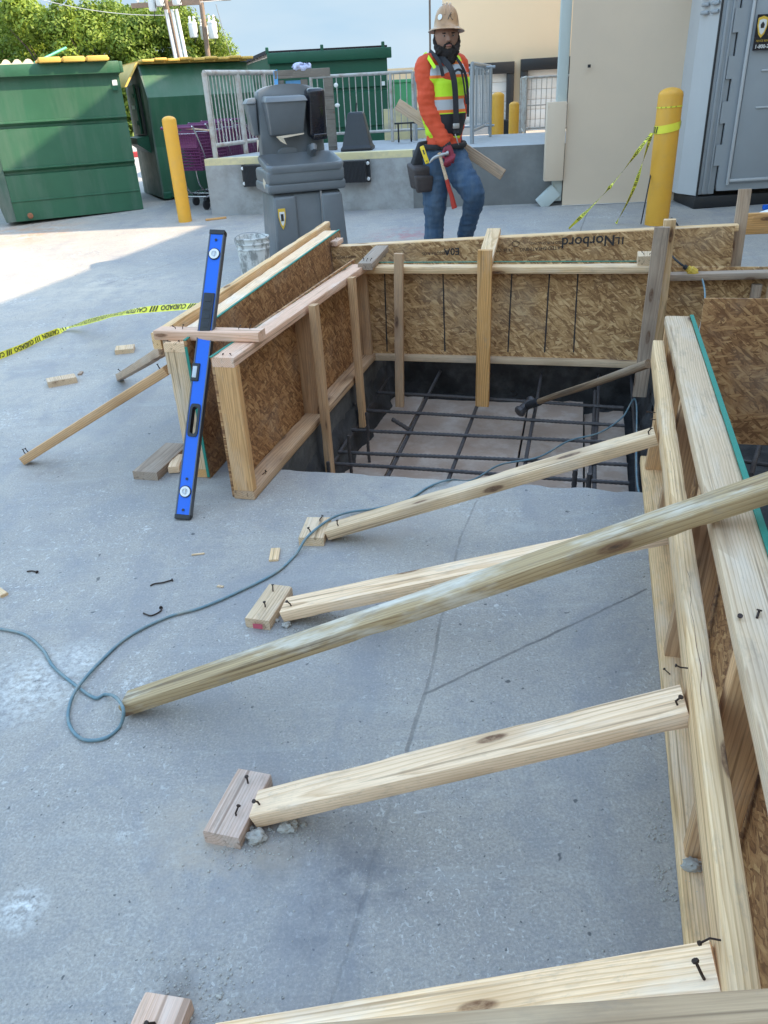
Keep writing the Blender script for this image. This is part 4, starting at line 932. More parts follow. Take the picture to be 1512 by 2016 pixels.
# caution tape ribbons with their lettering
def tape(name, pts, wd, wdir, label, words, size=None, flip=False, group='caution tape', n=10, twist=None, txt=True):
    q = spline(pts, n); L = [0]
    for i in range(1, len(q)): L.append(L[-1]+(q[i]-q[i-1]).length)
    e = empty(name, q[0], 0, label, 'caution tape', group)
    def at(s):
        s = min(max(s, 0), L[-1]-1e-6); i = 0
        while L[i+1] < s: i += 1
        t = (s-L[i])/(L[i+1]-L[i]); p = q[i].lerp(q[i+1], t); d = (q[i+1]-q[i]).normalized()
        w_ = Vector(wdir) if twist is None else twist(s/L[-1]); w_ = (w_-d*w_.dot(d)).normalized(); return p, d, w_
    b = MB(); ra, rb_, rc_ = [], [], []; k = int(L[-1]/.02)
    for i in range(k+1):
        p, d, w_ = at(L[-1]*i/k); ra.append(b.b.verts.new(p-w_*wd/2)); rb_.append(b.b.verts.new(p+d.cross(w_)*.003*noise.noise(Vector((i*.2, 1, 2))))); rc_.append(b.b.verts.new(p+w_*wd/2))
    for i in range(k): b.b.faces.new((ra[i], ra[i+1], rb_[i+1], rb_[i])); b.b.faces.new((rb_[i], rb_[i+1], rc_[i+1], rc_[i]))
    b.build('ribbon', M['tape'], e, mw=Matrix.Identity(4), smooth=60)
    size = size or wd*.8; s = .03; vs_all, fs_all = [], []
    def put(vs_, fs_, s0):
        o = len(vs_all)
        for v in vs_:
            p, d, w_ = at(s0+(v[0])); nn = d.cross(w_)
            if nn.dot(CO-p) < 0: nn = -nn
            vs_all.append(p+w_*(v[1])+nn*.0035)
        fs_all.extend(tuple(a+o for a in f) for f in fs_)
    i = 0; sg = -1 if flip else 1
    h2 = size*.36
    while s < L[-1]-.1:
        for k in range(3):                    # slanted black bars between the words
            a = s+k*wd*.42; put([(a, -wd*.42), (a+wd*.2, -wd*.42), (a+wd*.45, wd*.42), (a+wd*.25, wd*.42)], [(0, 1, 2, 3)], 0)
        s += wd*1.75
        if txt:
            vs_, fs_ = text_geo(words[i % len(words)], size, .0009); mx = max(v.x for v in vs_)
            if s+mx > L[-1]: break
            put([((mx-v.x) if flip else v.x, sg*(v.y-h2)) for v in vs_], fs_, s); s += mx+wd*.35
        else: s += wd*2
        i += 1
    me = bpy.data.meshes.new('lettering'); me.from_pydata(vs_all, [], fs_all); me.materials.append(M['ink'])
    o = bpy.data.objects.new('lettering', me); link(o, e, Matrix.Identity(4)); return e
tape('caution_tape', [G(-60, 722, .03), gs(40, 685, .02), gs(80, 665, .03), gs(150, 640, .05), Yp(240, 617, 4.75), Yp(330, 606, 4.55), P(-1.80, 3.9, .50)], .044, V_*.6+Z_*.6, 'yellow caution tape with upside-down black lettering sagging to the left of the blue level', ('CAUTION', 'CUIDADO'), flip=True, size=.044, twist=lambda t: V_*.75+Z_*(.42+.25*math.sin(t*17))+V_*.15*math.sin(t*29))
tb = onz(bR); zt1 = Yp(1310, 250, bR.y).z
def ring(r, z0, amp, ph): return [tb+Vector((r*math.cos(a), r*math.sin(a), z0+amp*math.cos(a-ph))) for a in [2*PI*k/24 for k in range(-3, 23)]]
tape('caution_tape', ring(.120, zt1-tb.z, .022, .2), .07, Z_, 'crumpled caution tape wrapped round the big yellow bollard', ('CAUTION',), n=3, size=.06)
tape('caution_tape', ring(.118, Yp(1316, 210, bR.y).z-tb.z, .004, 0), .012, Z_, 'thin yellow band round the top of the big bollard', ('',), n=3, txt=False)
k0 = Yp(1283, 262, bR.y-.1)
tape('caution_tape', [k0, k0.lerp(gs(1120, 450), .5)+Vector((0, 0, -.06)), gs(1120, 450, .01)], .036, V_+Z_*.5, 'long strip of caution tape stretched from the bollard down to the left', ('CAUTION', 'CUIDADO'), size=.034, twist=lambda t: V_*math.cos(t*9)+Z_*.6*math.sin(t*7+1)+Z_*.4)
tape('caution_tape', [k0, k0.lerp(gs(1213, 440), .55)+Vector((0.03, 0, -.03)), gs(1213, 440, .01)], .034, U_+Z_*.3, 'shorter strip of caution tape hanging from the bollard nearly straight down', ('CAUTION',), size=.032, twist=lambda t: U_*math.cos(t*5)+V_*math.sin(t*6))

# ------------------------------------------------------------ dumpsters
def dumpster(p0, p1, depth, z1, label, kind, mt):
    p0, p1 = onz(p0), onz(p1); zb = min(p0.z, p1.z); x = Vector((p1.x-p0.x, p1.y-p0.y, 0)); L = x.length; x.normalize()
    o0 = Vector((p0.x, p0.y, zb)); m = frame(o0, x, Z_); e = empty('dumpster', o0, 0, label, 'dumpster', 'green dumpsters', mw=m); H = z1-zb
    return e, m, L, H
# first: nearest, ribbed face
e1, m1, L1, H1 = dumpster(gs(35, 445), gs(283, 412), 1.6, Yp(232, 120, 11).z, 'nearest green dumpster at the left edge with two long grooves across its face', 1, M['dgreen'])
g1, g2 = .62, 1.14; D = 1.7; x0 = -.25
b = MB(); prof = [(-.0, .05), (0, .28), (-.012, .285), (-.012, .295), (0, .30), (0, g1-.03), (.035, g1-.02), (.035, g1+.005), (-.022, g1+.035), (-.022, g1+.05), (0, g1+.055), (0, g2-.03), (.035, g2-.02), (.035, g2+.005), (-.022, g2+.035), (-.022, g2+.05), (0, g2+.055), (0, H1-.02), (D, H1-.02), (D, .05)]
b.prism([(0, d, z) for d, z in prof], (0.0, 0, 0), (L1, 0, 0)); b.build('body', M['dgreen'], e1)
b = MB(); b.hexa([(-.12, .02, .05), (-.002, .0, .05), (-.002, D, .05), (-.12, D, .05)], [(-.42, .02, H1-.06), (-.002, 0, H1-.06), (-.002, D, H1-.06), (-.42, D, H1-.06)]); b.build('side_body', M['dside'], e1)
b = MB(); b.box((L1/2-.24, -.045, H1-.05), (L1+.50, .09, .13), bev=.008); b.box((L1+.03, D/2, H1-.05), (.06, D+.1, .12), bev=.006); b.build('top_lip', M['dgreen'], e1, smooth=40)
b = MB(); b.box((L1-.08, -.03, H1-.28), (.07, .02, .05)); b.build('catch', M['dgreen2'], e1); b = MB(); b.box((L1-.07, -.012, H1-.22), (.06, .004, .06)); b.build('sticker', M['white'], e1)
b = MB(); b.lathe([(.035, 0), (.035, .03), (.02, .035)], n=12, rot=Matrix.Rotation(PI/2, 3, 'X')); b.build('drain_plug', plain('rust', (.25, .10, .05), .8, var=.4), e1, mw=m1 @ Matrix.Translation((.18, 0, .11)))
for a, c_, nm in ((-.35, L1*.40, 'cream_lid'), (L1*.42, L1-.1, 'lid')):
    b = MB()
    if nm == 'cream_lid':
        for k in range(8): b.lathe([(.05, -.6), (.05, .6)], c=(a+(c_-a)*(k+.5)/8, .55, H1+.02), n=12, rot=Matrix.Rotation(PI/2, 3, 'X'))
        b.box(((a+c_)/2, .55, H1+.0), (c_-a, 1.25, .05))
    else:
        b.box(((a+c_)/2, .5, H1+.04), (c_-a, 1.3, .035), bev=.01)
        for k in range(3): b.box((a+(c_-a)*(k+.5)/3, -.12, H1+.045), ((c_-a)/3-.03, .10, .06), bev=.01)
    b.build('lid_panel', M[nm], e1, smooth=50)
b = MB(); p, q = Yp(68, 124, 11.2), Yp(130, 94, 11.6); b.tube([p, q], .015, 8); tag(b.build('green_stick', plain('green_stick_paint', (.02, .30, .22), .5), mw=Matrix.Identity(4)), 'thin green stick poking out of the top of the nearest dumpster', 'stick')
# second: with the side opening and sloped front
e2, m2, L2, H2 = dumpster(gs(326, 396), gs(326, 396)+Vector((1.36, .70, 0)), 1.8, 1.98, 'middle green dumpster with an open side hatch and a sloping sunlit top', 2, M['dgreen'])
D = 1.15; prof = [(0, .04), (0, .75), (.10, 1.05), (-.02, H2-.34), (.24, H2), (D, H2), (D, .04)]
prof = [(.02, .04), (.02, .70), (-.06, H2-.42), (.20, H2-.03), (D, H2-.03), (D, .04)]
b = MB(); b.prism([(0, d, z) for d, z in prof], (.004, 0, 0), (L2, 0, 0)); b.build('body', M['dgreen'], e2)
b = MB(); sp = [(.018, .04), (.018, .70), (-.062, H2-.42), (.198, H2-.03), (D, H2-.03), (D, .04)]
b.prism([(0, d, z) for d, z in sp], (-.02, 0, 0), (.003, 0, 0)); b.build('side_panel', M['dside'], e2)
b = MB(); b.box((-.035, .62, 1.14), (.03, .66, .60), bev=.01); b.build('hatch_opening', M['blk'], e2)
b = MB(); b.box((-.062, .60, 1.17), (.025, .34, .62), bev=.008); b.box((-.08, .60, 1.34), (.014, .2, .05)); b.box((-.08, .60, 1.0), (.014, .2, .05)); b.build('hatch_door', M['dgreen2'], e2)
b = MB(); b.box((-.08, .60, 1.2), (.006, .14, .05)); b.build('sticker', M['white'], e2)
b = MB(); b.prism([(0, .25, .62), (-.0, .25, .84), (-.17, .25, .82), (-.17, .25, .74)], (-.02, 0, 0), (-.02, .55, 0)); b.build('fork_pocket', M['dgreen2'], e2)
b = MB(); b.box((.16, -.012+.03, 1.0), (.07, .006, .08)); b.build('sticker', M['white'], e2, mw=m2 @ Matrix.Translation((0, -.035, .2)))
b = MB(); b.box((.05, .06, .07), (.12, .12, .1), bev=.02); b.build('foot', M['dgreen2'], e2)
b = MB(); k = 9
for i in range(k): b.box((.0+(L2+.05)*(i+.5)/k, .12+.0, H2+.012+.012*(i % 2)), ((L2)/k*.96, .24, .035), bev=.01)
b.box((L2/2, .66, H2), (L2, 1.0, .04)); b.build('lid_panel', M['lid'], e2, smooth=50)
b = MB(); b.hexa([(-.26, .1, H2-.28), (-.23, .1, H2-.28), (-.23, .9, H2-.28), (-.26, .9, H2-.28)], [(-.04, .15, H2), (-.01, .15, H2), (-.01, .9, H2), (-.04, .9, H2)]); b.build('side_flap', M['lid'], e2)
# third: dark green, behind the dock railing
a = Yp(545, 250, 14.4); a = Vector((a.x, 14.3, .45))
e3, m3, L3, H3 = dumpster(a, a+Vector((1.88, .13, 0)), 1.9, Yp(700, 98, 14.6).z, 'dark green dumpster standing in the shade behind the back railing', 3, M['dgreen2'])
D = 1.5; prof = [(0, .04), (0, .55), (.03, .57), (.03, .60), (0, .62), (0, 1.12), (.03, 1.14), (.03, 1.17), (0, 1.19), (0, H3-.05), (D, H3-.05), (D, .04)]
b = MB(); b.prism([(0, d, z) for d, z in prof], (.0, 0, 0), (L3, 0, 0)); b.hexa([(-.55, .7, .04), (-.003, 0, .04), (-.003, D, .04), (-.55, D, .04)], [(-.55, .7, H3-.15), (-.003, 0, H3-.05), (-.003, D, H3-.05), (-.55, D, H3-.15)]); b.build('body', M['dgreen2'], e3)
b = MB(); b.box((L3/2+.02, -.03, H3-.07), (L3+.1, .08, .15), bev=.01); b.build('top_lip', M['dgreen2'], e3, smooth=40)
b = MB(); b.hexa([(-.6, .66, H3-.14), (-.02, -.05, H3+.0), (-.02, D, H3+.0), (-.6, D, H3-.14)], [(-.6, .66, H3-.10), (-.02, -.05, H3+.05), (-.02, D, H3+.05), (-.6, D, H3-.10)]); b.box((L3/2, D/2, H3+.02), (L3+.02, D+.02, .03)); b.build('lid_panel', M['sblack'], e3)
for x in (-.02, L3*.45, L3-.06): b = MB(); b.box((x, -.03, H3+.04), (.05, .05, .09), bev=.01); b.build('hinge', M['dgreen2'], e3)
b = MB(); b.box((-.36, .40, 1.15), (.30, .02, .5)); b.build('window_opening', M['blk'], e3, mw=m3 @ Matrix.Translation((.06, .02, 0)))
b = MB(); b.box((L3-.08, -.04, H3-.5), (.05, .01, .06)); b.build('sticker', M['white'], e3)
# ------------------------------------------------------------ things on the dock
pf = Yp(600, 280, 10.9); px0, px1 = Yp(545, 140, 10.9), Yp(645, 140, 10.9); pw = px1.x-px0.x; ph = px0.z-zt
pe = empty('wooden_frame', Vector((px0.x, 10.9, zt)), R(-4), 'weathered grey pallet-like wooden frame standing behind the wash stand', 'wooden frame')
b = MB(); b.box((pw/2, 0, ph-.04), (pw+.06, .06, .09), bev=.005); b.build('top_plank', M['oldwood'], pe)
for x in (.03, pw*.52, pw): b = MB(); b.box((x, .01, ph/2-.05), (.085 if x != pw else .11, .05, ph-.1), bev=.005); b.build('upright', M['oldwood'], pe)
for z in (.25, .6): b = MB(); b.box((pw/2, .045, ph*z), (pw, .02, .09), bev=.004); b.build('plank', M['oldwood'], pe)
b = MB(); b.quad((.09, .03, ph*.62), (pw*.48, .03, ph*.62), (pw*.48, .03, ph*.88), (.09, .03, ph*.88)); b.quad((-.05, -.03, ph*.45), (0.0, -.04, ph*.5), (.01, -.03, ph*1.02), (-.04, -.02, ph*1.0)); 
M['film'] = plain('blue_plastic_film', (.10, .32, .62), .25); b.build('plastic_film', M['film'], pe)
b = MB(); b.ball((0, 0, 0), .1, 8, (1.2, .5, .45)); M['lilac'] = plain('crumpled_white_plastic', (.52, .55, .75), .4)
o = remesh(b, 'plastic_bag', M['lilac'], None, .008, 1, lambda v, n_: v+n_*.035*noise.noise(v*22)); o.matrix_basis = Matrix.Translation(Vector((px0.x+pw*.5, 10.88, zt+ph+.03))); tag(o, 'crumpled bluish white plastic on top of the weathered wooden frame', 'plastic bag')
o = remesh(MB().ball((0, 0, 0), .03, 6, (1, .4, .9)).ball((.0, 0, -.22), .03, 6, (1.2, .4, .8)), 'plastic_strap', M['white'], None, .006, 1); o.matrix_basis = Matrix.Translation(Vector((px0.x+pw+.09, 10.86, zt+.72))); tag(o, 'scraps of clear plastic caught on the right side of the wooden frame', 'plastic scrap')
kb = Yp(705, 292, 10.55); kb = Vector((kb.x, 10.6, zt))
b = MB(); b.lathe([(.27, 0), (.27, .03), (.24, .06), (.135, .40), (.11, .42), (.0001, .425)], n=4, rot=Matrix.Rotation(R(38), 3, 'Z')); b.tube([(.0, 0, .42), (.01, 0, .52)], .01, 6)
tag(b.build('black_cone', M['blk'], mw=Matrix.Translation(kb), bev=.006, smooth=40), 'black plastic pyramid with cut-off top standing on the dock behind the wash stand', 'cone')
te = empty('cart_rack', Vector((Yp(800, 290, 11.5).x, 11.5, zt)), 0, 'small dark low trolley on the dock, left of the pouch of the man', 'trolley')
b = MB(); b.box((0, 0, .24), (.30, .1, .02)); b.build('deck', M['blk'], te)
for s in (-.10, .07): b = MB(); b.lathe([(.035, -.012), (.05, -.01), (.05, .01), (.035, .012)], c=(s, 0, .06), n=14, rot=Matrix.Rotation(PI/2, 3, 'Y')); b.tube([(s, 0, .07), (s, 0, .24)], .012, 6); b.build('wheel', M['blk'], te, smooth=40)
# shopping carts
def cart_mesh():
    root = empty('shopping_cart', (0, 0, 0), 0)
    I = Matrix.Identity(4)
    def wires(fn, nu, nv, r):
        b = MB()
        for i in range(nu+1): b.tube([fn(i/nu, 0), fn(i/nu, 1)], r, 4, caps=False)
        for j in range(nv+1): b.tube([fn(0, j/nv), fn(1, j/nv)], r, 4, caps=False)
        return b
    lo = lambda t: .38+.02*t
    A = lambda u, v: Vector((-.24+.48*u, -.02-.04*v, .48+.42*v))      # near end
    Bb = lambda u, v: Vector((-.24+.04*u*0, .78*u-.02-.04*v*(1-u), .48+.42*v-.10*u*(1-v)*0))
    Cc = lambda u, v: Vector((.24, .78*u-.02, .48+.42*v)); Dd = lambda u, v: Vector((-.24+.48*u, .78*v-.02, .48)); Ee = lambda u, v: Vector((-.20+.40*u, .78, .5+.36*v))
    for nm, f, a, c in (('basket_side', A, 12, 12), ('basket_side', Bb, 18, 11), ('basket_side', Cc, 18, 11), ('basket_side', Ee, 10, 9), ('basket_floor', Dd, 12, 18)):
        wires(f, a, c, .006).build(nm, M['purple'], root, mw=I)
    b = MB(); b.box((0, -.045, .84), (.46, .012, .20), bev=.004); b.build('child_seat_flap', M['purple'], root, mw=I)
    b = MB(); b.tube([(-.25, -.13, .98), (.25, -.13, .98)], .016, 10); b.build('handle', M['purple'], root, mw=I, smooth=50)
    b = MB(); b.tube(spline([(-.25, -.13, .98), (-.25, -.08, .95), (-.23, .1, .55), (-.22, .2, .18), (-.22, .75, .16)], 4), .011, 8); b.tube(spline([(.25, -.13, .98), (.25, -.08, .95), (.23, .1, .55), (.22, .2, .18), (.22, .75, .16)], 4), .011, 8)
    b.tube([(-.22, 0, .16), (.22, 0, .16)], .011, 8); b.tube([(-.22, .75, .16), (.22, .75, .16)], .011, 8); b.tube([(-.23, 0, .16), (-.23, .2, .18)], .011, 8); b.tube([(.23, 0, .16), (.23, .2, .18)], .011, 8); b.tube([(-.24, -.05, .905), (.24, -.05, .905)], .009, 8)
    b.build('frame', M['chrome'], root, mw=I, smooth=50)
    for x in (-.2, .2):
        for y in (.0, .72): b = MB(); b.lathe([(.03, -.014), (.062, -.012), (.062, .012), (.03, .014)], c=(x, y, .062), n=16, rot=Matrix.Rotation(PI/2, 3, 'Y')); b.box((x, y, .12), (.05, .03, .05)); b.build('wheel', M['rubber'], root, mw=I, smooth=40)
    return root
proto = cart_mesh(); kids = [o for o in COL.objects if o.parent == proto]
cp = gs(388, 412); cdir = Vector((.50, .86, 0)).normalized()
for i in range(5):
    if i == 0: o = proto
    else:
        o = proto.copy(); COL.objects.link(o)
        for k in kids: c = k.copy(); COL.objects.link(c); c.parent = o
    p = cp+cdir*(.26*i)+Vector((-.02, .0, 0)); p.z = gz(p)
    o.matrix_basis = Matrix.Translation(p) @ Matrix.Rotation(math.atan2(-cdir.x, cdir.y), 4, 'Z')
    tag(o, ['purple shopping cart nearest the camera, right beside the left yellow bollard', 'second purple shopping cart from the bollard in the nested row', 'middle purple shopping cart of the nested row', 'fourth purple shopping cart from the bollard in the nested row', 'last purple shopping cart, deepest in the nested row'][i], 'shopping cart', 'nested purple shopping carts')
b = MB(); p = Yp(475, 240, 12.9); 
for k in range(3): b.box((p.x+.08*k-.06, 12.9, .9), (.075, .03, 1.25), bev=.005)
tag(b.build('plank_panel', M['yellow_edge'], mw=Matrix.Identity(4)), 'upright yellow planks behind the left dock railing', 'planks')
b = MB(); b.tube([Yp(360, 252, 10.9), Yp(415, 257, 11.0)], .012, 6); tag(b.build('wood_strip', M['pine'], mw=Matrix.Identity(4)), 'thin wood strip lying across the shopping carts', 'wood strip')

# ------------------------------------------------------------ utility poles
def upole(xb, yb, xt, yt, Y, r, label, tanks, conduits):
    a, c = Yp(xb, yb, Y), Yp(xt, yt, Y); d = (c-a).normalized(); base = a-d*(a.z+.2)/d.z; top = c+d*1.6
    e = empty('utility_pole', base, 0, label, 'utility pole', 'utility poles')
    I = Matrix.Identity(4); b = MB(); b.tube([base, top], [r*1.1, r*.9], 12); b.build('pole', M['pole'], e, mw=I, smooth=50)
    for dx in conduits: b = MB(); b.tube([base+Vector((dx, -.12, 0)), c+Vector((dx, -.12, -.1))], .05, 8); b.build('conduit', M['white'], e, mw=I, smooth=50)
    for (x0, x1, y0, y1, dy) in tanks:
        p, q = Yp((x0+x1)/2, y1, Y+dy), Yp((x0+x1)/2, y0, Y+dy); rr = (Yp(x1, y0, Y).x-Yp(x0, y0, Y).x)/2; h = q.z-p.z
        t = bpy.data.objects.new('transformer', None); link(t, e, Matrix.Translation(p))
        b = MB(); b.lathe([(rr*.85, 0), (rr, .03), (rr, h*.9), (rr*1.08, h*.9), (rr*1.08, h*.95), (rr*.7, h*1.02), (.001, h*1.06)], n=20); b.build('tank', M['xfmr'], t, smooth=40)
        for k in (-1, 1): b = MB(); b.lathe([(.03, 0), (.05, .04), (.03, .08), (.05, .12), (.025, .18)], c=(k*rr*.5, 0, h*1.0), n=10); b.build('bushing', M['white'], t, smooth=40)
        b = MB(); b.tube(spline([p+Vector((rr*.5, 0, h*1.15)), p+Vector((rr, -.1, h*1.25)), p+Vector((rr*1.4, -.1, h*.6)), p+Vector((0, 0, -.15))], 6), .012, 5); b.build('lead_wire', M['blk'], e, mw=I)
    ca = Yp(xt, yt, Y); b = MB(); b.box((0, 0, 0), (2.0, .1, .12)); b.build('crossarm', M['pole'], e, mw=Matrix.Translation(ca+Z_*.05))
    for k in (-.8, -.4, .4, .8): b = MB(); b.lathe([(.03, 0), (.05, .05), (.03, .1), (.04, .14)], n=8); b.build('insulator', M['white'], e, mw=Matrix.Translation(ca+Vector((k, 0, .12))))
    return e
upole(349, 118, 327, 12, 27, .10, 'nearer utility pole with white conduits and a cluster of transformers at the top', [(294, 309, -18, 22, -.3), (308, 325, -14, 12, -.4), (340, 358, -16, 10, -.3)], (.18, .30, -.0))
upole(410, 113, 396, 3, 31, .085, 'farther utility pole with two hanging transformers, right of the nearer one', [(374, 391, 44, 74, -.2), (412, 430, 42, 76, -.2), (396, 412, 50, 78, .3)], ())
for i, (p, q, sag) in enumerate((((40, -12), (325, 30), .5), ((425, 8), (455, 110), .3), ((300, 3), (450, -2), .2))):
    a, c = Yp(*p, 27), Yp(*q, 29); pts = [a.lerp(c, t/12)-Z_*sag*4*(t/12)*(1-t/12)*.3 for t in range(13)]
    b = MB(); b.tube(pts, .010, 5); tag(b.build('overhead_wire', M['steel'], mw=Matrix.Identity(4)), ['overhead wire running left from the nearer utility pole', 'wire slanting down right of the farther utility pole', 'short wire between the tops of the two utility poles'][i], 'wire')

# ------------------------------------------------------------ trees
def crown_mesh(seed, nleaf, rx, ry, rz, leaf):
    rnd = random.Random(seed); vs_, fs_ = [], []
    lobes = []
    for k in range(26):
        th = rnd.uniform(0, 2*PI); z = rnd.uniform(-.95, 1); rr = math.sqrt(max(0, 1-z*z*.85))*rnd.uniform(.35, .9)
        lobes.append((Vector((rr*math.cos(th)*rx, rr*math.sin(th)*ry, z*rz)), rnd.uniform(.22, .42)*min(rx, rz)))
    for k in range(nleaf):
        c, r = rnd.choice(lobes); d = Vector((rnd.gauss(0, 1), rnd.gauss(0, 1), rnd.gauss(0, 1))).normalized()
        p = c+d*r*rnd.uniform(.55, 1.08)**.8; p.z += noise.noise(p*2)*.15
        n_ = (d+Vector((rnd.gauss(0, .6), rnd.gauss(0, .6), rnd.gauss(0, .6)+.3))).normalized(); a = n_.orthogonal().normalized(); a.rotate(Matrix.Rotation(rnd.uniform(0, 6.3), 3, n_)); bb = n_.cross(a)
        s = leaf*rnd.uniform(.6, 1.3); i = len(vs_); vs_ += [p-a*s, p+bb*s*.5, p+a*s, p-bb*s*.5]; fs_.append((i, i+1, i+2, i+3))
    me = bpy.data.meshes.new('crown'); me.from_pydata(vs_, [], fs_); return me
CM = [crown_mesh(s, 15000, 1.9, 1.6, 2.3, .085) for s in (1, 2, 3)]
TL = [(-30, 30, 36, 3.0, 0), (25, 28, 34, 2.9, 1), (60, 15, 31.5, 3.1, 2), (105, 33, 35, 2.9, 0), (150, 18, 31, 3.0, 1), (195, 28, 34, 3.2, 2), (243, 22, 31.5, 3.1, 0), (285, 30, 34, 3.1, 1), (322, 28, 32, 2.9, 2), (362, 40, 35, 2.8, 0), (400, 58, 32.5, 2.3, 1), (428, 92, 34, 1.6, 2), (468, 135, 33, 1.1, 0)]
names = ['at the far left edge', 'second from the left edge', 'third from the left edge', 'fourth from the left edge', 'above the middle of the nearest dumpster', 'above the right part of the nearest dumpster', 'above the gap between the two left dumpsters', 'left of the nearer utility pole', 'right behind the nearer utility pole', 'between the two utility poles', 'behind the farther utility pole', 'lower one right of the farther utility pole', 'small low one beside the third dumpster']
for i, (x, ytop, Y, zc, k) in enumerate(TL):
    top = Yp(x, ytop-6, Y); p = Vector((top.x, Y, .49)); H = top.z-.49; e = empty('tree', p, random.uniform(0, 6), 'leafy green tree in the tree line, '+names[i], 'tree', 'tree line behind the dumpsters')
    s = H/5.0
    cr = bpy.data.objects.new('crown', CM[k].copy()); cr.data.materials.append(M['leaf' if i % 3 else 'leaf2'])
    sc = Matrix.Diagonal((max(s, .55)*1.05, max(s, .55)*1.05, s*1.0, 1)); link(cr, e, WM[e.name] @ Matrix.Translation((0, 0, H*.53)) @ sc)
    b = MB(); b.tube([(0, 0, -.1), (.05, 0, H*.3), (0, .08, H*.62)], [.11*s+.03, .08*s+.02, .03], 8)
    for q in range(5): a = q*1.3; b.tube([(0, 0, H*(.2+.07*q)), (math.cos(a)*.5*s, math.sin(a)*.5*s, H*(.42+.07*q)), (math.cos(a)*1.0*s, math.sin(a)*1.0*s, H*(.55+.07*q))], [.05*s, .035*s, .01], 6)
    b.build('trunk', M['bark'], e, smooth=50)
b = MB(); rnd = random.Random(5); vs_, fs_ = [], []
for k in range(26000):
    x = rnd.uniform(-26, -4.5); p = Vector((x, rnd.uniform(30, 32.5), .45+rnd.random()**1.4*2.1)); n_ = Vector((rnd.gauss(0, 1), rnd.gauss(0, 1)-.8, rnd.gauss(0, 1)+.5)).normalized(); a = n_.orthogonal().normalized(); a.rotate(Matrix.Rotation(rnd.uniform(0, 6.3), 3, n_)); bb = n_.cross(a); s = .11*rnd.uniform(.6, 1.3); i = len(vs_); vs_ += [p-a*s, p+bb*s*.5, p+a*s, p-bb*s*.5]; fs_.append((i, i+1, i+2, i+3))
me = bpy.data.meshes.new('undergrowth'); me.from_pydata(vs_, [], fs_); me.materials.append(M['leaf2']); o = bpy.data.objects.new('undergrowth', me); link(o); tag(o, 'dense leafy undergrowth filling the gaps under the tree line', 'undergrowth', kind='stuff')
# ------------------------------------------------------------ long blue level leaning on the pink cleat
lb = gs(361, 1022); lt = Vp(430, 456, lb.dot(V_)+.60)
tgt = 1.20
for it in range(40):
    v = lb.dot(V_)+.30+it*.01; q = Vp(430, 456, v)
    if (q-lb).length > tgt: lt = q; break
# keep its back just in front of the cleat
lx = (lt-lb).normalized(); ly = (U_-lx*U_.dot(lx)).normalized(); ly = (ly+V_*.12).normalized(); ly = (ly-lx*ly.dot(lx)).normalized()
LL_ = (lt-lb).length; ml = Matrix((lx, ly, lx.cross(ly))).transposed().to_4x4(); ml.translation = lb
# local: x along, y to the right, z = x cross y ; make z face the camera
if (ml.to_3x3() @ Vector((0, 0, 1))).dot(CO-lb) < 0:
    ly = -ly; ml = Matrix((lx, ly, lx.cross(ly))).transposed().to_4x4(); ml.translation = lb
LV = empty('spirit_level', lb, 0, 'long bright blue box spirit level leaning upright against the pink cleat', 'spirit level', mw=ml)
Wd, Td = .062, .030
b = MB()
hx = (.315, .435)                               # hand hole lower, second recess upper, vial window in the middle
def seg(x0, x1, y0=-Wd/2, y1=Wd/2): b.box(((x0+x1)/2, (y0+y1)/2, 0), (x1-x0, y1-y0, Td-.004))
h0, h1 = .285*LL_, .385*LL_
seg(.0, h0); seg(h1, LL_); seg(h0, h1, -Wd/2, -.014); seg(h0, h1, .014, Wd/2)
b.build('body', M['level'], LV)
b = MB()
for s in (-1, 1): b.box((LL_/2, s*(Wd/2-.002), 0), (LL_-.01, .006, Td), bev=.001)
b.build('edge_rail', plain('dark_level_edge', (.10, .11, .13), .4, .5), LV)
b = MB(); b.box((.008, 0, 0), (.020, Wd+.004, Td+.004), bev=.003); b.build('end_cap', M['blk'], LV, smooth=40)
b = MB(); b.box((LL_-.008, 0, 0), (.020, Wd+.004, Td+.004), bev=.003); b.build('end_cap', M['blk'], LV, smooth=40)
def framehole(a, c, w1, w2, parent, d=.003):
    b = MB()
    out, inn = [], []
    for k in range(32):
        t = 2*PI*k/32; ct, st = math.cos(t), math.sin(t); e = .35
        L2, = ((c-a)/2,)
        sx = (abs(ct)**e)*(1 if ct > 0 else -1); sy = (abs(st)**e)*(1 if st > 0 else -1)
        out.append(((a+c)/2+sx*(L2+.012), sy*w1/2)); 
        rr = w2/2; cx_ = (a+c)/2+(L2-rr)*(1 if ct > 0 else -1); inn.append((cx_+rr*ct, rr*st))
    for z0, z1 in ((Td/2-.002, Td/2+d), ):
        A = [b.b.verts.new((x, y, z1)) for x, y in out]; B = [b.b.verts.new((x, y, z1)) for x, y in inn]; Cc = [b.b.verts.new((x, y, -Td/2)) for x, y in inn]; Dd = [b.b.verts.new((x, y, z0)) for x, y in out]
        for k in range(32):
            m_ = (k+1) % 32
            b.b.faces.new((A[k], A[m_], B[m_], B[k])); b.b.faces.new((B[k], B[m_], Cc[m_], Cc[k])); b.b.faces.new((Dd[k], Dd[m_], A[m_], A[k]))
    return b.build('grip', M['blk'], parent)
framehole(h0+.004, h1-.004, .044, .024, LV)
b = MB(); b.box((.705*LL_, 0, Td/2), (.145*LL_, .047, .008), bev=.004)
for k in (-.04, -.01, .02, .05): b.box(((.705+k)*LL_, 0, Td/2+.004), (.018*LL_, .030, .003), bev=.001)
b.build('grip', M['blk'], LV, smooth=40)
b = MB(); b.box((.50*LL_, Wd/2-.012, 0), (.075, .034, Td+.008), bev=.004); b.build('vial_window', M['blk'], LV, smooth=40)
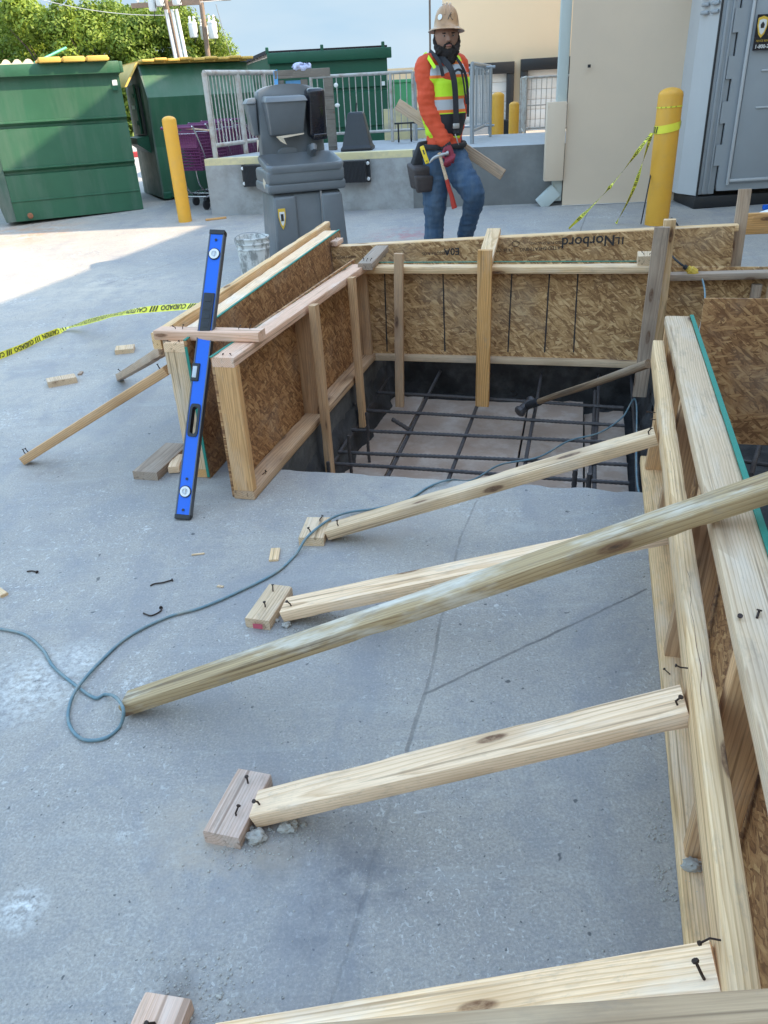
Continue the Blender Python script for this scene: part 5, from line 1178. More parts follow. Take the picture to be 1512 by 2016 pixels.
b = MB(); b.box((.50*LL_, Wd/2-.010, Td/2+.004), (.048, .018, .004), bev=.002); b.build('vial', M['vial'], LV, smooth=40)
for xx in (.092*LL_, .915*LL_):
    v_ = bpy.data.objects.new('vial_port', None); link(v_, LV, ml @ Matrix.Translation((xx, 0, Td/2-.002)))
    b = MB(); b.lathe([(.013, .001), (.021, .001), (.021, .006), (.0125, .006), (.0125, .001)], n=28); b.build('ring', M['white'], v_, smooth=40)
    b = MB(); b.lathe([(.021, 0), (.0245, 0), (.0245, .004), (.021, .004), (.021, 0)], n=28); b.build('gasket', M['blk'], v_, smooth=40)
    b = MB(); b.lathe([(.0001, .001), (.0127, .001), (.0127, .003), (.0001, .003)], n=20); b.tube([(-.010, 0, .004), (.010, 0, .004)], .004, 8); b.build('vial', M['vial'], v_, smooth=40)
for xx in (.03*LL_, .135*LL_, .965*LL_):
    b = MB(); b.lathe([(.0035, 0), (.0055, 0), (.0055, .002), (.0035, .002)], c=(xx, 0, Td/2-.0005), n=14); b.build('hang_hole', M['blk'], LV)

# ------------------------------------------------------------ sledgehammer in the pit
h0_ = G(1035, 800, -.19); h1_ = Up(1277, 716, .29); d = (h1_-h0_).normalized()
SH = empty('sledgehammer', h0_, 0, 'old sledgehammer with a taped neck lying on the rebar mat in the pit', 'sledgehammer', mw=frame(h0_, d, Z_))
hl = (h1_-h0_).length
b = MB(); b.tube([(.02, 0, 0), (hl*.3, .0, .002), (hl*.6, 0, -.003), (hl, 0, 0)], [.017, .0165, .018, .020], 12); b.build('handle', wood('old_handle_wood', (.26, .17, .10), (.12, .07, .04), stain=(.3, .27, .24)), SH, smooth=50)
b = MB(); b.lathe([(.0001, -.062), (.030, -.062), (.035, -.056), (.035, -.040), (.027, -.028), (.027, .028), (.035, .040), (.035, .056), (.030, .062), (.0001, .062)], n=8, rot=Matrix.Rotation(PI/2, 3, 'X') @ Matrix.Rotation(.2, 3, 'Z')); b.build('head', M['rebar'], SH, mw=WM[SH.name] @ Matrix.Rotation(.5, 4, 'X'), smooth=25)
b = MB(); b.tube([(.035+.012*k, 0, 0) for k in range(13)], [.022+.0015*(k % 2) for k in range(13)], 12); b.tube([(.10, .0, -.02), (.12, -.01, -.04), (.11, -.012, -.055)], .003, 5); b.build('neck_tape', M['canvas'], SH, smooth=40)

# ------------------------------------------------------------ power cord
cz = .006
cp_ = [(-40, 1232, 0), (0, 1238, 0), (50, 1250, 0), (85, 1280, 0), (105, 1312, 0), (150, 1350, 0), (187, 1374, 0), (207, 1367, 0), (228, 1373, .035), (243, 1398, .045), (236, 1430, 0), (207, 1453, 0), (165, 1456, 0), (139, 1432, 0), (135, 1398, 0), (152, 1355, .008), (200, 1300, 0), (255, 1252, 0), (330, 1215, 0), (400, 1195, 0), (480, 1160, 0), (545, 1126, 0), (582, 1092, 0), (606, 1056, .037), (650, 1022, .037), (690, 1008, .01), (740, 1001, 0), (800, 985, 0), (845, 958, .0), (885, 945, 0), (930, 945, -.10), (985, 915, -.2)]
pts = [G(x, y, z+cz) for x, y, z in cp_]+[G(1060, 900, -.21), G(1120, 868, -.215), G(1180, 852, -.21), G(1225, 822, -.2), G(1252, 790, -.17), P(.30, 3.25, -.16), P(.44, 3.42, -.10), P(.46, 3.55, .2), Vp(1380, 640, 3.72), Vp(1388, 580, 4.3), Vp(1381, 546, 4.60), Vp(1372, 538, 4.62)]
EC = empty('power_cord', pts[0], 0, 'dusty blue-grey power cord looping across the slab and over the forms to a yellow plug', 'cord')
b = MB(); b.tube(spline(pts, 10), .0048, 8); b.build('cord', M['cord'], EC, mw=Matrix.Identity(4), smooth=50)
pp = Vp(1362, 534, 4.60); dp = (Vp(1352, 527, 4.60)-pp).normalized()
b = MB(); b.tube([pp-dp*.04, pp-dp*.025, pp-dp*.022, pp+dp*.012, pp+dp*.015, pp+dp*.028], [.012, .018, .026, .026, .018, .018], 10); b.build('plug', M['cordy'], EC, mw=Matrix.Identity(4), smooth=30)
k2 = [Vp(1352, 528, 4.6), Vp(1338, 518, 4.62), Vp(1322, 502, 4.75), Vp(1312, 478, 4.95), P(.46, 4.98, .70), P(.47, 5.08, .73), gs(1340, 462, .02), gs(1290, 470, .02), gs(1180, 462, .01), gs(1150, 466, .01)]
b = MB(); q = spline(k2, 8); b.tube(q, .006, 8); b.tube([q[0], q[4]], [.014, .012], 8); tag(b.build('extension_lead', M['rubber'], smooth=50), 'black cord plugged into the yellow plug and going over the outer form', 'cord')
b = MB(); a = Yp(1292, 290, 8.5); b.tube(spline([a, gs(1270, 400, .25), gs(1262, 440, .01)], 6), .006, 6); tag(b.build('black_wire', M['rubber']), 'thin black wire hanging down just left of the big yellow bollard', 'wire')

# ------------------------------------------------------------ bucket
bk = gs(504, 545); bk = Vector((Yp(500, 500, 7.0).x, 7.0, 0)); bk.z = gz(bk)
BK = empty('bucket', bk, 0, 'paint-spattered white plastic bucket beside the grey wash stand', 'bucket')
m_, t_, b_ = mat('spattered_white_plastic'); n = N(t_); v = n.coord((1, 1, .5), rnd=False)
c_ = n.mix(n.ramp(n.noise(v, 14, 6, .7), [(.47, 0), (.58, .85)]), (.62, .62, .60), (.20, .20, .19)); n.l(c_, b_.inputs['Base Color']); b_.inputs['Roughness'].default_value = .6
b = MB(); b.lathe([(.118, 0), (.125, .01), (.138, .27), (.146, .275), (.146, .285), (.139, .29), (.140, .315), (.149, .318), (.149, .328), (.141, .332), (.143, .36), (.151, .363), (.151, .372), (.145, .375), (.138, .36), (.115, .02), (.0001, .02)], n=40); b.build('shell', m_, BK, smooth=40)
b = MB(); b.tube([(.15*math.cos(a), .15*math.sin(a)-.0, .33-.10*math.sin(a*1)*-1*(-1)) for a in [PI*1.0+PI*k/14 for k in range(15)]], .0025, 6); b.build('handle', M['steel'], BK)
b = MB(); b.prism([(0, -.006, 0), (.05, -.002, .03), (.06, 0, -.05), (.01, -.004, -.07)], (0, 0, 0), (0, -.003, 0)); b.build('label', M['redlab'], BK, mw=WM[BK.name] @ Matrix.Translation((.05, -.142, .13)))

# ------------------------------------------------------------ portable hand wash stand
sb = Vector((Yp(603, 500, 7.75).x, 7.75, 0)); sb.z = gz(sb); yaw = R(17)
HS = empty('wash_stand', sb, yaw, 'slate grey plastic portable hand wash stand with towel box and black soap dispenser', 'wash stand')
gp = M['sgrey']; W2 = .33
b = MB(); b.hexa([(-.35, -.30, 0), (.35, -.30, 0), (.35, .27, 0), (-.35, .27, 0)], [(-.315, -.27, .62), (.315, -.27, .62), (.315, .25, .62), (-.315, .25, .62)])
b.build('cabinet', gp, HS, bev=.03, smooth=50)
for x0, x1, in ((-.345, -.12), (.12, .345)):
    b = MB(); b.hexa([(x0, -.335, .0), (x1, -.335, .0), (x1, -.28, .0), (x0, -.28, .0)], [(x0*.92, -.305, .60), (x1*.92, -.305, .60), (x1*.92, -.24, .60), (x0*.92, -.24, .60)]); b.build('tank_bulge', gp, HS, bev=.024, smooth=50)
b = MB(); b.box((0, -.01, .665), (.72, .60, .085), bev=.025, seg=3); b.build('shelf_band', gp, HS, smooth=50)
b = MB(); b.box((0, -.02, .755), (.70, .60, .12), bev=.028, seg=3); b.build('basin_band', gp, HS, smooth=50)
b = MB()
rim = [(-.35, -.32), (.35, -.32), (.35, .10), (-.35, .10)]
def rr_(hx, hy, r, z, cy=-.11, n=6): return [(sx*(hx-r)+r*math.cos(a), cy+sy*(hy-r)+r*math.sin(a), z) for sx, sy, a0 in ((1, 1, 0), (-1, 1, PI/2), (-1, -1, PI), (1, -1, 3*PI/2)) for a in [a0+PI/2*k/n for k in range(n+1)]]
L_ = [rr_(.345, .215, .05, .79), rr_(.355, .225, .06, .83), rr_(.345, .215, .06, .85), rr_(.32, .19, .06, .845), rr_(.27, .14, .08, .76), rr_(.1, .05, .04, .75)]
rings = [[b.b.verts.new((p[0], p[1], p[2]+.17*(p[1]+.33))) for p in q] for q in L_]
for A, B in zip(rings, rings[1:]):
    for k in range(len(A)): b.b.faces.new((A[k], A[(k+1) % len(A)], B[(k+1) % len(A)], B[k]))
b.b.faces.new(rings[-1]); b.build('basin', gp, HS, smooth=60)
b = MB(); prof = [(-.30, .80), (.30, .80), (.285, 1.38)]+[(.285*math.cos(a)*1.0, 1.38+.10*math.sin(a)**.7) for a in [PI*k/14 for k in range(1, 14)]]+[(-.285, 1.38)]
b.prism([(x, .10+(z-.8)*.10, z) for x, z in prof], (0, 0, 0), (0, .16, 0)); b.build('back_panel', gp, HS, bev=.02, smooth=50)
def dispenser(name, c, wd, dp_, ht, mt, par, lidm=None, taper=.82):
    b = MB(); b.hexa([(-wd/2*taper, -dp_*.55, 0), (wd/2*taper, -dp_*.55, 0), (wd/2*taper, 0, 0), (-wd/2*taper, 0, 0)], [(-wd/2, -dp_, ht*.9), (wd/2, -dp_, ht*.9), (wd/2, 0, ht*.9), (-wd/2, 0, ht*.9)])
    o = b.build(name, mt, par, mw=WM[par.name] @ c, bev=.012, smooth=50)
    b = MB(); b.hexa([(-wd/2-.012, -dp_-.012, ht*.88), (wd/2+.012, -dp_-.012, ht*.88), (wd/2+.012, .0, ht*.88), (-wd/2-.012, .0, ht*.88)], [(-wd/2+.01, -dp_+.02, ht*1.02), (wd/2-.01, -dp_+.02, ht*1.02), (wd/2-.01, 0, ht*1.05), (-wd/2+.01, 0, ht*1.05)]); b.build('dispenser_lid', lidm or mt, par, mw=WM[par.name] @ c, bev=.008, smooth=50); return o
dispenser('towel_dispenser', Matrix.Translation((-.065, .125, 1.075)), .36, .20, .30, gp, HS)
dispenser('side_towel_dispenser', Matrix.Translation((-.30, .22, 1.08)) @ Matrix.Rotation(-PI/2, 4, 'Z'), .20, .085, .29, gp, HS)
b = MB(); b.box((0, 0, 0), (.165, .15, .40), bev=.035, seg=4); b.build('soap_dispenser', M['sblack'], HS, mw=WM[HS.name] @ Matrix.Translation((.225, .075, 1.235)) @ Matrix.Rotation(.06, 4, 'X'), smooth=60)
b = MB(); b.lathe([(.0001, .0), (.019, 0), (.019, .006), (.0001, .008)], c=(.225, .008, 1.245), n=16, rot=Matrix.Rotation(PI/2, 3, 'X')); b.build('dispenser_button', M['alu'], HS)
b = MB(); b.box((.235, .05, 1.045), (.13, .10, .05), bev=.01); b.build('dispenser_tray', M['sblack'], HS, smooth=50)
b = MB(); b.quad((-.18, -.02, 1.07), (.08, -.02, 1.085), (.07, -.05, 1.075), (-.12, -.06, 1.055)); b.quad((-.18, -.02, 1.07), (-.12, -.06, 1.055), (-.10, -.075, 1.0), (-.15, -.06, 1.03)); b.build('paper_towel', M['paper'], HS)
b = MB(); b.quad((-.33, .12, 1.05), (-.33, .02, 1.05), (-.36, .0, .93), (-.345, .08, .90)); b.quad((-.32, -.05, .88), (-.30, -.16, .86), (-.365, -.20, .66), (-.36, -.1, .70)); b.build('paper_towel', M['paper'], HS)
b = MB(); b.tube([(.16, .12, .86), (.16, .06, .96), (.16, .02, .96), (.16, -.0, .93)], [.04, .045, .04, .03], 12); b.build('faucet', gp, HS, smooth=50)
b = MB(); b.ball((-.06, .105, .93), .1, 10, (1, .12, .45)); b.build('soap_dish', gp, HS, smooth=60)
b = MB(); sh = [(-.05, .09), (.05, .09), (.052, .02), (.03, -.06), (0, -.10), (-.03, -.06), (-.052, .02)]
b.prism([(x*.65, 0, z*.95) for x, z in sh], (0, 0, 0), (0, -.003, 0)); o = b.build('sticker', M['redlab'], HS, mw=WM[HS.name] @ Matrix.Translation((-.262, -.332, .42)) @ Matrix.Rotation(.05, 4, 'X'))
b = MB(); b.prism([(x*.45, 0, z*.64) for x, z in sh], (0, 0, 0), (0, -.005, 0)); b.build('sticker', M['white'], HS, mw=WM[HS.name] @ Matrix.Translation((-.262, -.332, .42)) @ Matrix.Rotation(.05, 4, 'X'))
b = MB(); b.box((0, -.0065, .01), (.025, .002, .06)); b.build('sticker', M['ink'], HS, mw=WM[HS.name] @ Matrix.Translation((-.262, -.332, .42)) @ Matrix.Rotation(.05, 4, 'X'))
b = MB(); b.box((.12, -.29, .31), (.014, .02, .62)); b.build('door_seam', M['alu'], HS, mw=WM[HS.name] @ Matrix.Translation((.0, -.0, 0)))

# ------------------------------------------------------------ portable toilet
tq = gs(1368, 411); tq2 = gs(1345, 398)
tx = Vector((1.0, .02, 0)).normalized(); ty = Vector((-.02, 1, 0))
mt_ = frame(Vector((tq.x, tq.y, gz(tq))), tx, Z_)
PT = empty('portable_toilet', tq, 0, 'blue-grey plastic portable toilet with toothed door edge at the right of the tan wall', 'portable toilet', mw=mt_)
sdir = (Vector((tq2.x-tq.x, tq2.y-tq.y, 0))); sw = max(sdir.length, .2)
TP = M['toilet']; TP2 = M['toilet2']
ys = sdir.dot(ty); xs = sdir.dot(tx)
Hh = 2.25
b = MB(); b.box((.62, .60, .06), (1.3, 1.25, .13), bev=.02); b.build('base_skid', M['blk'], PT, smooth=40)
b = MB(); b.hexa([(0, .0, .13), (-.10, .30, .13), (-.10, 1.2, .13), (0, 1.2, .13)], [(.0, .0, Hh), (-.08, .30, Hh), (-.08, 1.2, Hh), (0, 1.2, Hh)]); 
b.build('side_wall', TP2, PT)
b = MB(); b.tube([(-.005, -.012, .12), (-.005, -.012, Hh)], .012, 8); b.build('corner_seam', M['blk'], PT, smooth=50)
b = MB(); b.box((.09, .012, 1.19), (.18, .03, 2.1), bev=.008); b.box((.055, -.012, 1.19), (.03, .02, 2.08), bev=.006); b.box((.115, -.010, 1.19), (.02, .016, 2.08), bev=.005); b.build('door_frame', TP, PT, smooth=40)
b = MB(); x0, x1 = .155, .235; z = .18; pts_ = [(1.3, .16), ]
zs = []; zz = .22; k = 0
pts_ = [(1.28, .17), (.20, .17)]
step = .20
while zz < Hh-.1:
    xa = .19 if k % 2 == 0 else .13
    pts_ += [(xa, zz), (xa, min(zz+step, Hh-.1))]; zz += step; k += 1
pts_ += [(1.28, Hh-.1)]
b.prism([(x, -.025, z) for x, z in pts_], (0, 0, 0), (0, .035, 0)); b.build('door', TP, PT)
b = MB(); b.prism([(x-.012, -.005, z) for x, z in pts_[1:-1]]+[(.25, -.005, Hh-.1), (.25, -.005, .17)], (0, 0, 0), (0, .008, 0)); b.build('door_gap', M['blk'], PT)
b = MB(); b.box((.72, -.035, 1.2), (.80, .02, 1.92), bev=.008); b.build('door_panel', TP, PT, smooth=40)
b = MB(); b.box((.29, -.055, 1.2), (.03, .03, 1.95), bev=.01); b.box((.78, -.055, .27), (.95, .03, .03), bev=.01); b.build('door_trim', TP2, PT, smooth=40)
for zq in (.95, 1.28): b = MB(); b.box((.80, -.05, zq), (.66, .02, .018), bev=.006); b.build('door_rib', TP2, PT, smooth=40)
b = MB(); b.box((.55, .6, Hh+.04), (1.5, 1.35, .10), bev=.04); b.build('roof', M['white'], PT, smooth=50)
for zq in (2.0, 2.07, 2.14, 1.93):
    for f in (.25, .7):
        px, py = -.10*f, .30*f; b = MB(); b.box((0, 0, 0), (.10, .03, .035), bev=.012); b.build('vent_louvre', TP, PT, mw=mt_ @ Matrix.Translation((px-.012, py-.006, zq-.12)) @ Matrix.Rotation(math.atan2(.30, -.10), 4, 'Z'), smooth=50)
sx0 = Yp(1477, 30, tq.y-.05); s0 = mt_.inverted() @ Yp(1480, 100, tq.y-.06); s1 = mt_.inverted() @ Yp(1485, 29, tq.y-.06)
sg = bpy.data.objects.new('sign', None); ms_ = mt_ @ Matrix.Translation((s0.x, -.078, s0.z)); link(sg, PT, ms_)
sh_ = s1.z-s0.z; 
b = MB(); b.box((.24, 0, sh_/2), (.48, .006, sh_), bev=.002); b.build('sign_board', M['sblack'], sg)
shd = [(-.05, .07), (.0, .085), (.05, .07), (.052, .01), (.03, -.06), (0, -.09), (-.03, -.06), (-.052, .01)]
b = MB(); b.prism([(x*.95+.06, 0, z*1.05+sh_*.66) for x, z in shd], (0, -.003, 0), (0, -.006, 0)); b.build('shield', M['redlab'], sg)
b = MB(); b.prism([(x*.72+.06, 0, z*.76+sh_*.66) for x, z in shd], (0, -.006, 0), (0, -.008, 0)); b.build('shield', M['white'], sg)
b = MB(); b.prism([(.045, 0, sh_*.62), (.075, 0, sh_*.62), (.08, 0, sh_*.72), (.06, 0, sh_*.80), (.04, 0, sh_*.72)], (0, -.008, 0), (0, -.0095, 0)); b.build('shield', M['ink'], sg)
def stext(s, size, x, z, m_, bold=0): text('lettering', s, size, (x, -.004, z), (1, 0, 0), (0, 0, 1), m_, sg, bold=bold)
stext('iking', .12, .125, sh_*.42, M['redlab'], .002); stext('FENCE RENTALS & SERVICE', .024, .02, sh_*.24, M['redlab']); stext('1-800-252-8181', .045, .015, sh_*.06, M['white'], .001)

# ------------------------------------------------------------ the man
YM = 6.75
def Jm(x, y, dy=0): return Yp(x, y, YM+dy)
MAN = empty('person', onz(Vector((.62, YM, 0))), 0, 'bearded man in hard hat, orange shirt and lime safety vest holding a red-handled hammer', 'person')
I4 = Matrix.Identity(4)
def limb(b, pts, n=12):
    pts = [(Vector(p), r) for p, r in pts]
    q, rr = [], []
    for i in range(len(pts)-1):
        a, c = pts[max(i-1, 0)][0], pts[i][0]; d_, e_ = pts[i+1][0], pts[min(i+2, len(pts)-1)][0]
        for k in range(5):
            t = k/5; q.append(.5*((2*c)+(-a+d_)*t+(2*a-5*c+4*d_-e_)*t*t+(-a+3*c-3*d_+e_)*t**3)); rr.append(pts[i][1]*(1-t)+pts[i+1][1]*t)
    q.append(pts[-1][0]); rr.append(pts[-1][1]); b.tube(q, rr, n)
    b.ball(q[0], rr[0]*.98, 6); b.ball(q[-1], rr[-1]*.98, 6)
hc = Jm(879, 72)                                 # head centre
# skeleton
nk = Jm(873, 108, .03); shR, shL = Jm(838, 130, .0), Jm(903, 126, .12); chest = Jm(876, 160, .04); waist = Jm(874, 262, .03); pel = Jm(873, 300, .03)
elR, wrR, haR = Jm(842, 214, -.07), Jm(876, 283, -.14), Jm(886, 300, -.17)
elL, wrL = Jm(908, 205, .27), Jm(900, 262, .22)
hpR, hpL = Jm(856, 316, .02), Jm(893, 312, .04)
knR, knL = Jm(856, 405, -.02), Jm(932, 382, -.18)
anR = Vector((Jm(853, 480).x, YM+.02, gz((.6, YM))+.09)); anL = Jm(915, 470, .16)
fl = gz((.65, YM))
M['eyew'] = plain('shaded_eye_white', (.22, .19, .17), .4)  # whites toned down, shade of the hat brim put into the colour
b = MB(); b.ball(hc, .108, 14, (.82, .98, 1.12)); b.ball(hc+Vector((0.004, -.045, -.075)), .055, 10, (1, 1, .8))
b.ball(hc+Vector((.008, -.106, -.012)), .017, 6, (.8, 1, 1.5)); b.ball(hc+Vector((.008, -.114, -.030)), .0165, 6, (1.1, .8, .7))
b.ball(hc+Vector((.006, -.083, -.066)), .02, 6, (1.4, .7, .5)); b.ball(hc+Vector((.006, -.092, .024)), .03, 6, (1.7, .5, .35))
for s in (-1, 1): b.ball(hc+Vector((s*.090, .0, -.012)), .027, 6, (.35, .7, 1.1)); b.ball(hc+Vector((s*.033+.006, -.066, -.04)), .022, 6)
limb(b, [(hc+Vector((0, .02, -.06)), .055), (nk, .058), (nk-Z_*.06, .07)])
limb(b, [(nk-Z_*.05, .08), (chest, .12), (waist, .115), (pel, .12)]); limb(b, [(shR, .05), (elR, .04), (wrR, .028)]); limb(b, [(shL, .05), (elL, .04), (wrL, .028)]); limb(b, [(shR, .06), (shL, .06)])
limb(b, [(hpR, .07), (Jm(853, 358, .0), .055), (knR, .042), (Jm(853, 440, .02), .036), (anR, .035)]); limb(b, [(hpL, .07), (Jm(915, 350, -.09), .055), (knL, .042), (Jm(926, 420, -.02), .036), (anL, .035)])
body = remesh(b, 'body', M['skin'], MAN, .009, 3)
for s in (-1, 1):
    e_ = hc+Vector((s*.032+.007, -.093, .000)); b = MB(); b.ball(e_, .0095, 8, (1.2, 1, .7)); b.build('eye', M['eyew'], MAN, mw=I4, smooth=60)
    b = MB(); b.ball(e_+Vector((0, -.0055, 0)), .0055, 6); b.build('iris', M['hair'], MAN, mw=I4, smooth=60)
    b = MB(); b.ball(e_+Vector((0, -.006, .017)), .014, 6, (1.3, .5, .3)); b.build('eyebrow', M['hair'], MAN, mw=I4, smooth=60)
b = MB(); b.ball(hc+Vector((.006, -.104, -.062)), .019, 6, (1.25, .5, .38)); b.build('lips', plain('lips', (.33, .13, .10), .5), MAN, mw=I4, smooth=60)
# beard and hair
b = MB(); b.ball(hc+Vector((.006, -.045, -.112)), .064, 10, (1.05, 1.0, .95)); b.ball(hc+Vector((.012, -.06, -.145)), .048, 8, (1.1, .9, .9))
for s in (-1, 1): limb(b, [(hc+Vector((s*.084, -.01, .01)), .012), (hc+Vector((s*.080, -.02, -.05)), .022), (hc+Vector((s*.052, -.06, -.095)), .038)])
limb(b, [(hc+Vector((-.030, -.096, -.068)), .008), (hc+Vector((.006, -.110, -.047)), .0065), (hc+Vector((.042, -.096, -.068)), .008)], 8)
remesh(b, 'beard', M['hair'], MAN, .006, 2, lambda v, n_: v+n_*.008*noise.noise(v*70))
b = MB(); b.ball(hc+Vector((0, .028, .02)), .105, 12, (.86, .92, 1.0)); b.build('hair', M['hair'], MAN, mw=I4, smooth=60)
# hard hat, full brim
hh = hc+Vector((0, .0, .046)); HT = bpy.data.objects.new('hard_hat', None); link(HT, MAN, Matrix.Translation(hh) @ Matrix.Rotation(R(-4), 4, 'X') @ Matrix.Rotation(R(2), 4, 'Y') @ Matrix.Diagonal((.86, .9, .88, 1)))
b = MB(); prof = [(.0001, .178), (.03, .176), (.062, .162), (.088, .135), (.105, .095), (.113, .05), (.118, .018), (.132, .004), (.155, -.004), (.168, -.012), (.170, -.017), (.160, -.014), (.128, -.006), (.108, .01), (.09, .10), (.0001, .15)]
b.lathe(prof, n=48, sx=.93, sy=1.08); b.build('shell', M['hat'], HT, smooth=60)
b = MB()
for x in (-.028, 0, .028): b.tube([(x, -.118*math.cos(a)*.98, .02+.162*math.sin(a)**.9+(.0 if x else .004)) for a in [PI*k/16 for k in range(2, 15)]], .008, 8)
b.build('ridge', M['hat'], HT, smooth=60)
b = MB(); b.lathe([(.0001, 0), (.022, 0), (.022, .002), (.0001, .003)], n=20, rot=Matrix.Rotation(R(78), 3, 'X')); b.build('decal', M['white'], HT, mw=WM[HT.name] @ Matrix.Translation((-.066, -.098, .075)) @ Matrix.Rotation(R(-38), 4, 'Z'))
b = MB(); b.tube([(.0, -.1205, .055), (.014, -.116, .085), (.028, -.108, .105), (.018, -.112, .085), (.03, -.113, .06), (.045, -.112, .055)], .004, 5); b.build('decal', M['bark'], HT)
# shirt
b = MB(); limb(b, [(nk-Z_*.02, .066), (nk-Z_*.06, .09), (chest+Z_*.02, .145), (Jm(873, 215, .03), .140), (waist, .135), (Jm(873, 287, .03), .14)], 20)
b.ball(chest, .15, 12, (1.28, .78, 1.0)); b.ball(Jm(873, 225, .03), .15, 12, (1.12, .75, 1.1))
limb(b, [(nk-Z_*.07, .07), (shR, .084), (Jm(839, 175, -.05), .074), (elR, .066), (Jm(858, 250, -.10), .058), (wrR, .048)], 14)
limb(b, [(nk-Z_*.07, .07), (shL, .074), (Jm(908, 170, .22), .060), (elL, .058), (wrL, .045)], 14)
shirt = remesh(b, 'shirt', M['shirt'], MAN, .011, 4, lambda v, n_: v+n_*(.006*noise.noise(v*11)+.007*noise.noise(Vector((v.x*8, v.y*8, v.z*38)))+.004*noise.noise(v*34)))
# vest: lime panels, bands by height
mv, tv, bv = mat('safety_vest'); n = N(tv); tc = n.n('ShaderNodeTexCoord'); s3_ = n.n('ShaderNodeSeparateXYZ'); n.l(tc.outputs['Object'], s3_.inputs[0]); z_ = s3_.outputs[2]
def band(z0, z1): return n.math('MULTIPLY', n.math('GREATER_THAN', z_, z0), n.math('LESS_THAN', z_, z1))
zz = lambda y: Jm(873, y).z
col_ = (.50, .80, .015)
c_ = n.mix(n.noise(n.coord((1, 1, 1)), 40, 3), (.46, .76, .012), (.58, .86, .03))
for (ya, yb, hb) in ((122, 154, 0), (190, 222, 0)):
    c_ = n.mix(band(zz(yb), zz(ya)), c_, (.85, .20, .035)); c_ = n.mix(band(zz(yb-6), zz(ya+6)), c_, (.46, .48, .50))
c_ = n.mix(n.math('LESS_THAN', n.math('ADD', z_, n.math('MULTIPLY', n.math('GREATER_THAN', s3_.outputs[0], Jm(850, 250).x), .0)), -9), c_, (.02, .02, .02))
dk = n.math('MULTIPLY', band(zz(268), zz(224)), n.math('GREATER_THAN', s3_.outputs[0], Jm(862, 245).x)); c_ = n.mix(dk, c_, (.012, .012, .018))
n.l(c_, bv.inputs['Base Color']); bv.inputs['Roughness'].default_value = .65
b = MB(); limb(b, [(chest+Z_*.035, .13), (chest-Z_*.02, .155), (Jm(873, 215, .03), .150), (waist, .146)], 24); b.ball(chest-Z_*.01, .160, 14, (1.22, .86, .95)); b.ball(Jm(873, 225, .03), .160, 14, (1.10, .84, 1.15))
for s, a0 in ((-1, shR), (1, shL)):
    limb(b, [(Vector((nk.x+s*.085, YM+.0, nk.z-.045)), .05), (Vector((nk.x+s*.10, YM-.035, chest.z+.03)), .075)], 12); limb(b, [(Vector((nk.x+s*.085, YM+.05, nk.z-.045)), .05), (Vector((nk.x+s*.10, YM+.10, chest.z+.03)), .075)], 12)
vest = remesh(b, 'vest', mv, MAN, .010, 3, lambda v, n_: v+n_*(.010*noise.noise(v*10)))
# harness straps over the vest
def strap(pts, wd, mt_2, name='harness_strap', lift=.012):
    b = MB(); q = spline([p for p in pts], 6); A, B, C2, D2 = [], [], [], []
    for i, p in enumerate(q):
        d_ = (q[min(i+1, len(q)-1)]-q[max(i-1, 0)]).normalized(); sd_ = d_.cross(Vector((0, -1, 0))).normalized()
        for L__, s, f in ((A, -1, 0), (B, 1, 0), (C2, 1, .006), (D2, -1, .006)): L__.append(b.b.verts.new(p+sd_*s*wd/2+Vector((0, -f, 0))))
    for i in range(len(q)-1):
        for a_, c__ in ((A, B), (B, C2), (C2, D2), (D2, A)): b.b.faces.new((a_[i], c__[i], c__[i+1], a_[i+1]))
    return b.build(name, mt_2, MAN, mw=I4)
dy = -.155
strap([Jm(858, 103, -.03), Jm(873, 118, -.10), Jm(887, 135, dy), Jm(894, 160, dy-.01), Jm(897, 200, dy), Jm(898, 245, dy+.005), Jm(898, 262, dy)], .042, M['canvas'])
strap([Jm(893, 108, -.02), Jm(906, 125, -.10), Jm(917, 150, dy+.05), Jm(921, 190, dy+.06), Jm(921, 230, dy+.06)], .020, M['canvas'])
strap([Jm(893, 143, dy-.01), Jm(902, 137, dy-.01), Jm(912, 142, dy+.02)], .016, M['canvas'])
strap([Jm(908, 140, dy+.0), Jm(913, 165, dy+.01), Jm(918, 205, dy+.02)], .012, M['canvas'])
strap([Jm(846, 100, .0), Jm(858, 112, -.08), Jm(867, 128, -.13), Jm(872, 150, -.135)], .026, M['canvas'], 'vest_trim')
strap([Jm(836, 104, .0), Jm(845, 116, -.07), Jm(856, 134, -.12)], .024, M['hivis'], 'vest_trim')
b = MB(); c4 = Jm(898, 248, dy-.012); b.box(c4, (.05, .008, .036), bev=.003); b.build('buckle', M['alu'], MAN, mw=I4, smooth=40)
b = MB(); b.tube([Jm(896, 264, dy), Jm(900, 275, dy-.01), Jm(903, 285, dy-.0), Jm(899, 276, dy-.01)], .005, 6); b.build('snap_hook', M['alu'], MAN, mw=I4, smooth=40)
